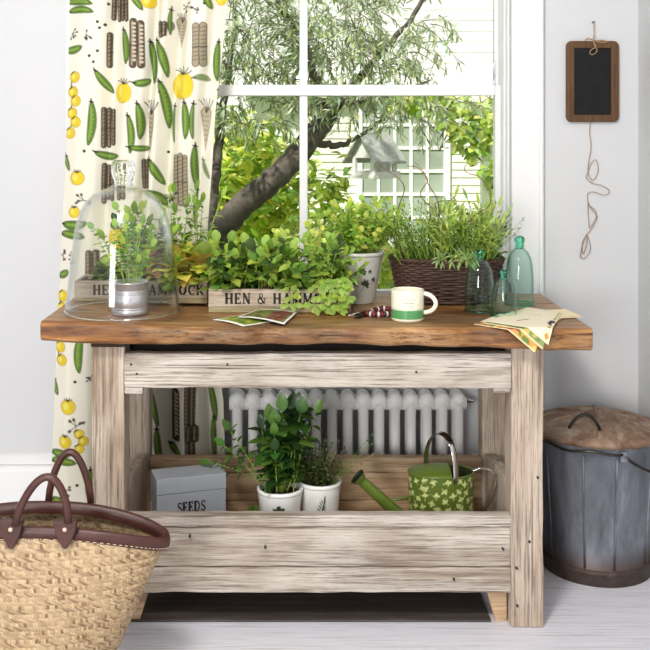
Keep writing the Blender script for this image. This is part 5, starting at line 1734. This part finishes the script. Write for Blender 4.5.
# ================================================================== GARDEN
def build_garden():
    m = MB(); m.box(-6, 6, .92, 12, -.25, -.15)
    o = struct(m.build('ground', M['lawn']))
    # --- house across the garden, lapped siding below, plain white above
    HYD = 5.4
    t = thing('house', (1.2, HYD, -.15), 'white clapboard house with a gridded window across the garden', 'house')
    x0, x1 = PX(300, HYD), PX(560, HYD)
    ze = PZ(88, HYD)
    m = MB(); pitch = .062; z = -.15
    prof = []
    while z < ze:
        prof += [(HYD-.012, z), (HYD-.004, z+pitch)]
        z += pitch
    vs = []; fs = []
    for xx in (x0, x1): vs += [(xx, a, b) for a, b in prof]
    k = len(prof)
    fs = [(i, i+1, k+i+1, k+i) for i in range(k-1)]
    m.add(vs, fs); m.box(x0, x1, HYD, HYD+.2, -.15, ze)
    m.build('siding', M['cream_siding'], t)
    m = MB(); m.box(x0-1.6, x1+.6, HYD+.06, HYD+.3, -.15, 2.75)
    zz = ze+.12
    while zz < 2.66:
        m.box(x0-1.6, x1+.6, HYD+.052, HYD+.06, zz, zz+.078); zz += .085
    m.build('upper_wall', M['white_siding'], t)
    m = MB(); m.box(x0-.45, x1+.6, HYD-.14, HYD+.06, ze-.03, ze+.02); m.build('eaves_board', M['white_siding'], t)
    wx0, wx1, wz0, wz1 = PX(362, HYD), PX(443, HYD), PZ(240, HYD), PZ(102, HYD)
    m = MB(); fr = .035
    m.box(wx0-.05, wx0, HYD-.05, HYD, wz0, wz1); m.box(wx1, wx1+.05, HYD-.05, HYD, wz0, wz1); m.box(wx0-.05, wx1+.05, HYD-.05, HYD, wz1, wz1+.06); m.box(wx0-.05, wx1+.05, HYD-.07, HYD, wz0-.05, wz0)
    nxp, nzp = 5, 6
    for i in range(1, nxp): xx = wx0+(wx1-wx0)*i/nxp; m.box(xx-.0125, xx+.0125, HYD-.04, HYD-.0275, wz0+.001, wz1-.001)
    for i in range(1, nzp): zz = wz0+(wz1-wz0)*i/nzp; m.box(wx0, wx1, HYD-.036, HYD-.027, zz-.0125, zz+.0125)
    w = m.build('window', M['white_siding'], t)
    m = MB(); m.box(wx0, wx1, HYD-.026, HYD-.018, wz0, wz1); m.build('pane', M['grey_pane'], w)
    # --- pergola post with climber
    yp = 3.6
    t = thing('garden_post', (PX(487, yp), yp, -.15), 'white garden post and beam carrying the climber beyond the window', 'post')
    m = MB(); m.box(PX(482, yp), PX(493, yp), yp, yp+.07, -.15, PZ(98, yp)); m.build('post', M['white_siding'], t)
    m = MB(); m.box(PX(398, yp), PX(560, yp), yp+.072, yp+.12, PZ(101, yp), PZ(94, yp)); m.box(PX(552, yp), PX(560, yp), yp+.072, yp+.12, -.15, PZ(101, yp)); m.box(PX(398, yp), PX(402, yp), yp+.072, yp+.12, PZ(101, yp), PZ(88, yp)); m.build('beam', M['white_siding'], t)
    a, b = MB(), MB()
    for k in range(150):
        px = 500-110*rv(0, 1)**1.7; top = 90+rv(0, 8)
        lim = np.interp(px, [390, 430, 470, 485, 500], [104, 112, 150, 176, 215])
        py = rv(top, lim)
        q = P(px, py, yp-.06+rv(-.15, .08))
        for j in range(3):
            leaf(a, q+Vector((rv(-.04, .04), rv(-.04, .04), rv(-.04, .04))), (rv(-.7, .7), rv(-.8, .1), rv(-1, .1)), (0, -.6, 1), rv(.05, .085), rv(.03, .05), ovate, .4, .2, jit(R.choice([C(176, 196, 96), C(148, 176, 72), C(206, 214, 140), C(118, 148, 58)]), .2), 0, 3)
    for k in range(10):
        px = rv(420, 495); pts = [P(px+rv(-12, 12), 94+i*rv(6, 11), yp-.05) for i in range(7)]
        b.tube(pts, .005, 5, True, False, C(120, 110, 80))
    t = thing('climbing_vine', (PX(470, yp), yp-.06, -.15), 'pale green climbing vine hanging from the beam outside the window', 'vine')
    a.build('foliage', M['leaf'], t, True); b.build('stems', M['stem'], t, True)
    # --- olive tree
    yt = 2.2
    t = thing('olive_tree', (PX(200, yt), yt, -.15), 'old olive tree with a leaning dark trunk and silvery leaves just outside', 'tree')
    def limb(pl, r0, r1):
        m = MB(); ps = [P(a_, b_, c_) for a_, b_, c_ in pl]; sm = []
        for i in range(len(ps)-1):
            p0 = ps[max(0, i-1)]; p1 = ps[i]; p2 = ps[i+1]; p3 = ps[min(len(ps)-1, i+2)]
            for k in range(8):
                s_ = k/8; sm.append(.5*((2*p1)+(p2-p0)*s_+(2*p0-5*p1+4*p2-p3)*s_*s_+(3*p1-p0-3*p2+p3)*s_**3)+Vector((rv(-.006, .006), rv(-.006, .006), rv(-.006, .006))))
        sm.append(ps[-1]); n = len(sm)
        m.tube(sm, [r0+(r1-r0)*i/(n-1) for i in range(n)], 12)
        return m
    trunk = limb([(165, 437, 2.2), (178, 330, 2.2), (205, 258, 2.2), (235, 213, 2.2), (268, 184, 2.2), (300, 152, 2.25), (330, 112, 2.3)], .072, .052)
    trunk.build('trunk', M['bark'], t, True)
    for pl, r0, r1 in (([(200, 262, 2.2), (212, 200, 2.25), (218, 150, 2.3), (225, 90, 2.4), (235, 30, 2.4)], .035, .012),
                       ([(322, 122, 2.28), (345, 95, 2.3), (375, 60, 2.35), (410, 20, 2.4), (440, -30, 2.4)], .028, .008),
                       ([(322, 122, 2.28), (318, 85, 2.3), (300, 40, 2.35), (270, -10, 2.3)], .03, .01), ([(335, 108, 2.3), (360, 100, 2.1), (395, 92, 2.0), (430, 80, 1.95)], .018, .005),
                       ([(308, 140, 2.26), (335, 145, 2.3), (352, 140, 2.35), (385, 118, 2.4)], .022, .006), ([(310, 60, 2.33), (290, 20, 2.2), (240, -20, 2.1)], .02, .008)):
        limb(pl, r0, r1).build('branch', M['bark'], t, True)
    a, b = MB(), MB()
    OL = [C(166, 180, 146), C(190, 202, 174), C(140, 158, 112), C(214, 222, 200), C(122, 142, 94), C(178, 190, 130)]
    def twig(p0, d, L, n=13):
        pts = arch(p0, d, L, rv(.2, 1.2), 4)
        b.tube(pts, [.003, .0025, .002, .0015, .001], 4, False, False, C(120, 116, 100))
        for k in range(n):
            f_ = (k+.5)/n*4; i = min(3, int(f_)); q = pts[i].lerp(pts[i+1], f_-i); tg = (pts[i+1]-pts[i]).normalized()
            s_ = tg.orthogonal().normalized(); s_.rotate(Matrix.Rotation(rv(0, 6.28), 3, tg))
            leaf(a, q, s_+tg*.9, (rv(-.3, .3), rv(-.6, .3), 1), rv(.04, .065), rv(.010, .014), lance, rv(0, .5), .15, jit(R.choice(OL), .18, .08), 0, 2)
    def cloud(px, py, Y, rx, ry, ryd, n):
        s = S(Y)
        for k in range(n):
            while True:
                v = Vector((rv(-1, 1), rv(-1, 1), rv(-1, 1)))
                if v.length < 1: break
            c = P(px, py, Y)+Vector((v.x*rx/s, v.y*ryd, v.z*ry/s))
            d = Vector((v.x+rv(-.6, .6), rv(-.8, .5), v.z*.3+rv(-.8, .5)))
            twig(c, d, rv(.10, .2))
    cloud(245, 30, 2.25, 60, 58, .5, 185)
    cloud(330, 20, 2.3, 60, 55, .5, 165)
    cloud(345, 70, 2.2, 58, 35, .4, 110)
    cloud(245, 112, 2.3, 55, 28, .35, 80)
    cloud(395, 30, 2.3, 42, 50, .4, 46)
    cloud(356, 98, 2.1, 44, 14, .3, 28)
    cloud(415, 110, 2.0, 40, 22, .25, 26)
    cloud(435, 48, 2.1, 36, 10, .2, 9)
    cloud(420, 10, 2.3, 22, 26, .3, 8)
    a.build('foliage', M['olive_leaf'], t, True); b.build('twigs', M['stem'], t, True)['kind'] = 'stuff'
    # --- bird house hung from the olive branch
    yb = 3.2; s = S(yb)
    t = thing('bird_house', (*P(374, 180, yb).xy, P(374, 180, yb).z), 'bleached wooden bird feeder house with a gabled roof beyond the window', 'bird house')
    c = P(374.5, 178, yb); phi = math.radians(42)
    uu = Vector((math.cos(phi), math.sin(phi), 0)); vv = Vector((math.sin(phi), -math.cos(phi), 0))
    def B(u, v, z): return c+uu*u+vv*v+Vector((0, 0, z))
    def bb(n, u0, u1, v0, v1, z0, z1, mat='birdhouse'):
        m = MB(); vs = [B(u, v, z) for u in (u0, u1) for v in (v0, v1) for z in (z0, z1)]
        m.add(vs, [(0,1,3,2),(4,6,7,5),(0,4,5,1),(2,3,7,6),(0,2,6,4),(1,5,7,3)]); return m.build(n, M[mat], t, bevel=.002)
    bb('tray', -.115, .115, -.105, .105, 0, .02)
    for u in (-.10, .10):
        bb('tray_edge', u-.008, u+.008, -.105, .105, .02, .04)
    for v in (-.095, .095): bb('tray_edge', -.092, .092, v-.008, v+.008, .02, .04)
    for u in (-.085, .085):
        for v in (-.075, .075): bb('corner_post', u-.011, u+.011, v-.011, v+.011, .04, .125)
    bb('back_panel', .03, .07, -.062, .062, .02, .125)
    zr = c.z+.262
    for u in (-.092, .092):
        m = MB(); g_ = [B(u, -.098, .118), B(u, .098, .118), B(u, 0, .245)]; g_ += [q+uu*.012 for q in g_]
        m.add(g_, [(0, 1, 2), (5, 4, 3), (0, 3, 4, 1), (1, 4, 5, 2), (2, 5, 3, 0)]); m.build('gable', M['birdhouse'], t)
    for sg in (-1, 1):
        m = MB(); q = [B(-.125, 0, .262), B(.125, 0, .262), B(.135, sg*.128, .098), B(-.135, sg*.128, .098)]
        q += [Vector((a_.x, a_.y, a_.z-.014)) for a_ in q]
        m.add(q, [(0, 1, 2, 3), (7, 6, 5, 4), (0, 4, 5, 1), (1, 5, 6, 2), (2, 6, 7, 3), (3, 7, 4, 0)]); m.build('roof_slope', M['bird_roof'], t)
    m = MB(); m.tube([(c.x, yb, zr-.01), (c.x-.02, yb-.25, zr+.28), (PX(372, 2.36), 2.36, PZ(62, 2.35))], .002, 6); m.build('hanging_wire', M['dark_steel'], t, True)
    # --- shrubs
    def shrub(name, px, py, Y, rx, ry, ryd, n, label, cols, Ls=(.06, .10), wr=.5):
        t = thing(name, (PX(px, Y), Y, -.15), label, 'shrub', 'garden shrubs beyond the window')
        a, b = MB(), MB(); s = S(Y); c0 = P(px, py, Y)
        for k in range(n):
            while True:
                v = Vector((rv(-1, 1), rv(-1, 1), rv(-1, 1)))
                if v.length < 1: break
            q = c0+Vector((v.x*rx/s, v.y*ryd, v.z*ry/s))
            if q.z < -.12: continue
            L = rv(*Ls)
            for j in range(3):
                leaf(a, q+Vector((rv(-.05, .05), rv(-.05, .05), rv(-.05, .05))), (rv(-1, 1), rv(-1, .4), rv(-.7, .5)), (0, -.4, 1), L, L*wr, ovate, .4, .2, jit(R.choice(cols), .22, .15), 0, 3)
        for k in range(7):
            a0 = rv(0, 6.28)
            b.tube([(c0.x+rv(-.05, .05), Y+rv(-.05, .05), -.15), (c0.x+.15*math.cos(a0), Y+.1*math.sin(a0), (c0.z-.15)/2), (c0.x+.5*rx/s*math.cos(a0), Y+.4*ryd*math.sin(a0), c0.z)], [.012, .009, .004], 6, True, False, C(96, 84, 64))
        a.build('foliage', M['leaf'], t, True); b.build('stems', M['stem'], t, True)
    YG = [C(184, 204, 84), C(208, 220, 110), C(150, 180, 66), C(222, 228, 140), C(120, 150, 58)]
    shrub('laurel_bush', 255, 190, 3.3, 62, 75, .38, 600, 'yellow-green leafy bush behind the leaning olive trunk', YG)
    shrub('laurel_bush', 205, 160, 4.4, 64, 64, .35, 300, 'darker green bush behind the curtain edge and olive trunk', [C(144, 168, 80), C(118, 146, 62), C(176, 192, 100)])
    shrub('low_bush', 372, 285, 2.2, 46, 62, .3, 420, 'sunny low bush outside seen between the grey pot and wicker basket', [C(190, 204, 110), C(168, 190, 86), C(206, 214, 140), C(140, 168, 66)], (.04, .07))
    shrub('low_bush', 306, 268, 2.45, 40, 56, .2, 280, 'pale low bush outside behind the salad crate', [C(196, 206, 120), C(168, 190, 86), C(140, 168, 66)], (.04, .07))
    shrub('low_bush', 460, 258, 3.0, 45, 50, .3, 240, 'pale low bush outside behind the wicker basket herbs', [C(196, 206, 120), C(168, 190, 86), C(150, 176, 76)], (.04, .07))
    shrub('slender_bush', 332, 196, 2.85, 9, 40, .05, 46, 'thin leafy shoot climbing outside beside the window bar', YG, (.05, .08))
build_garden()
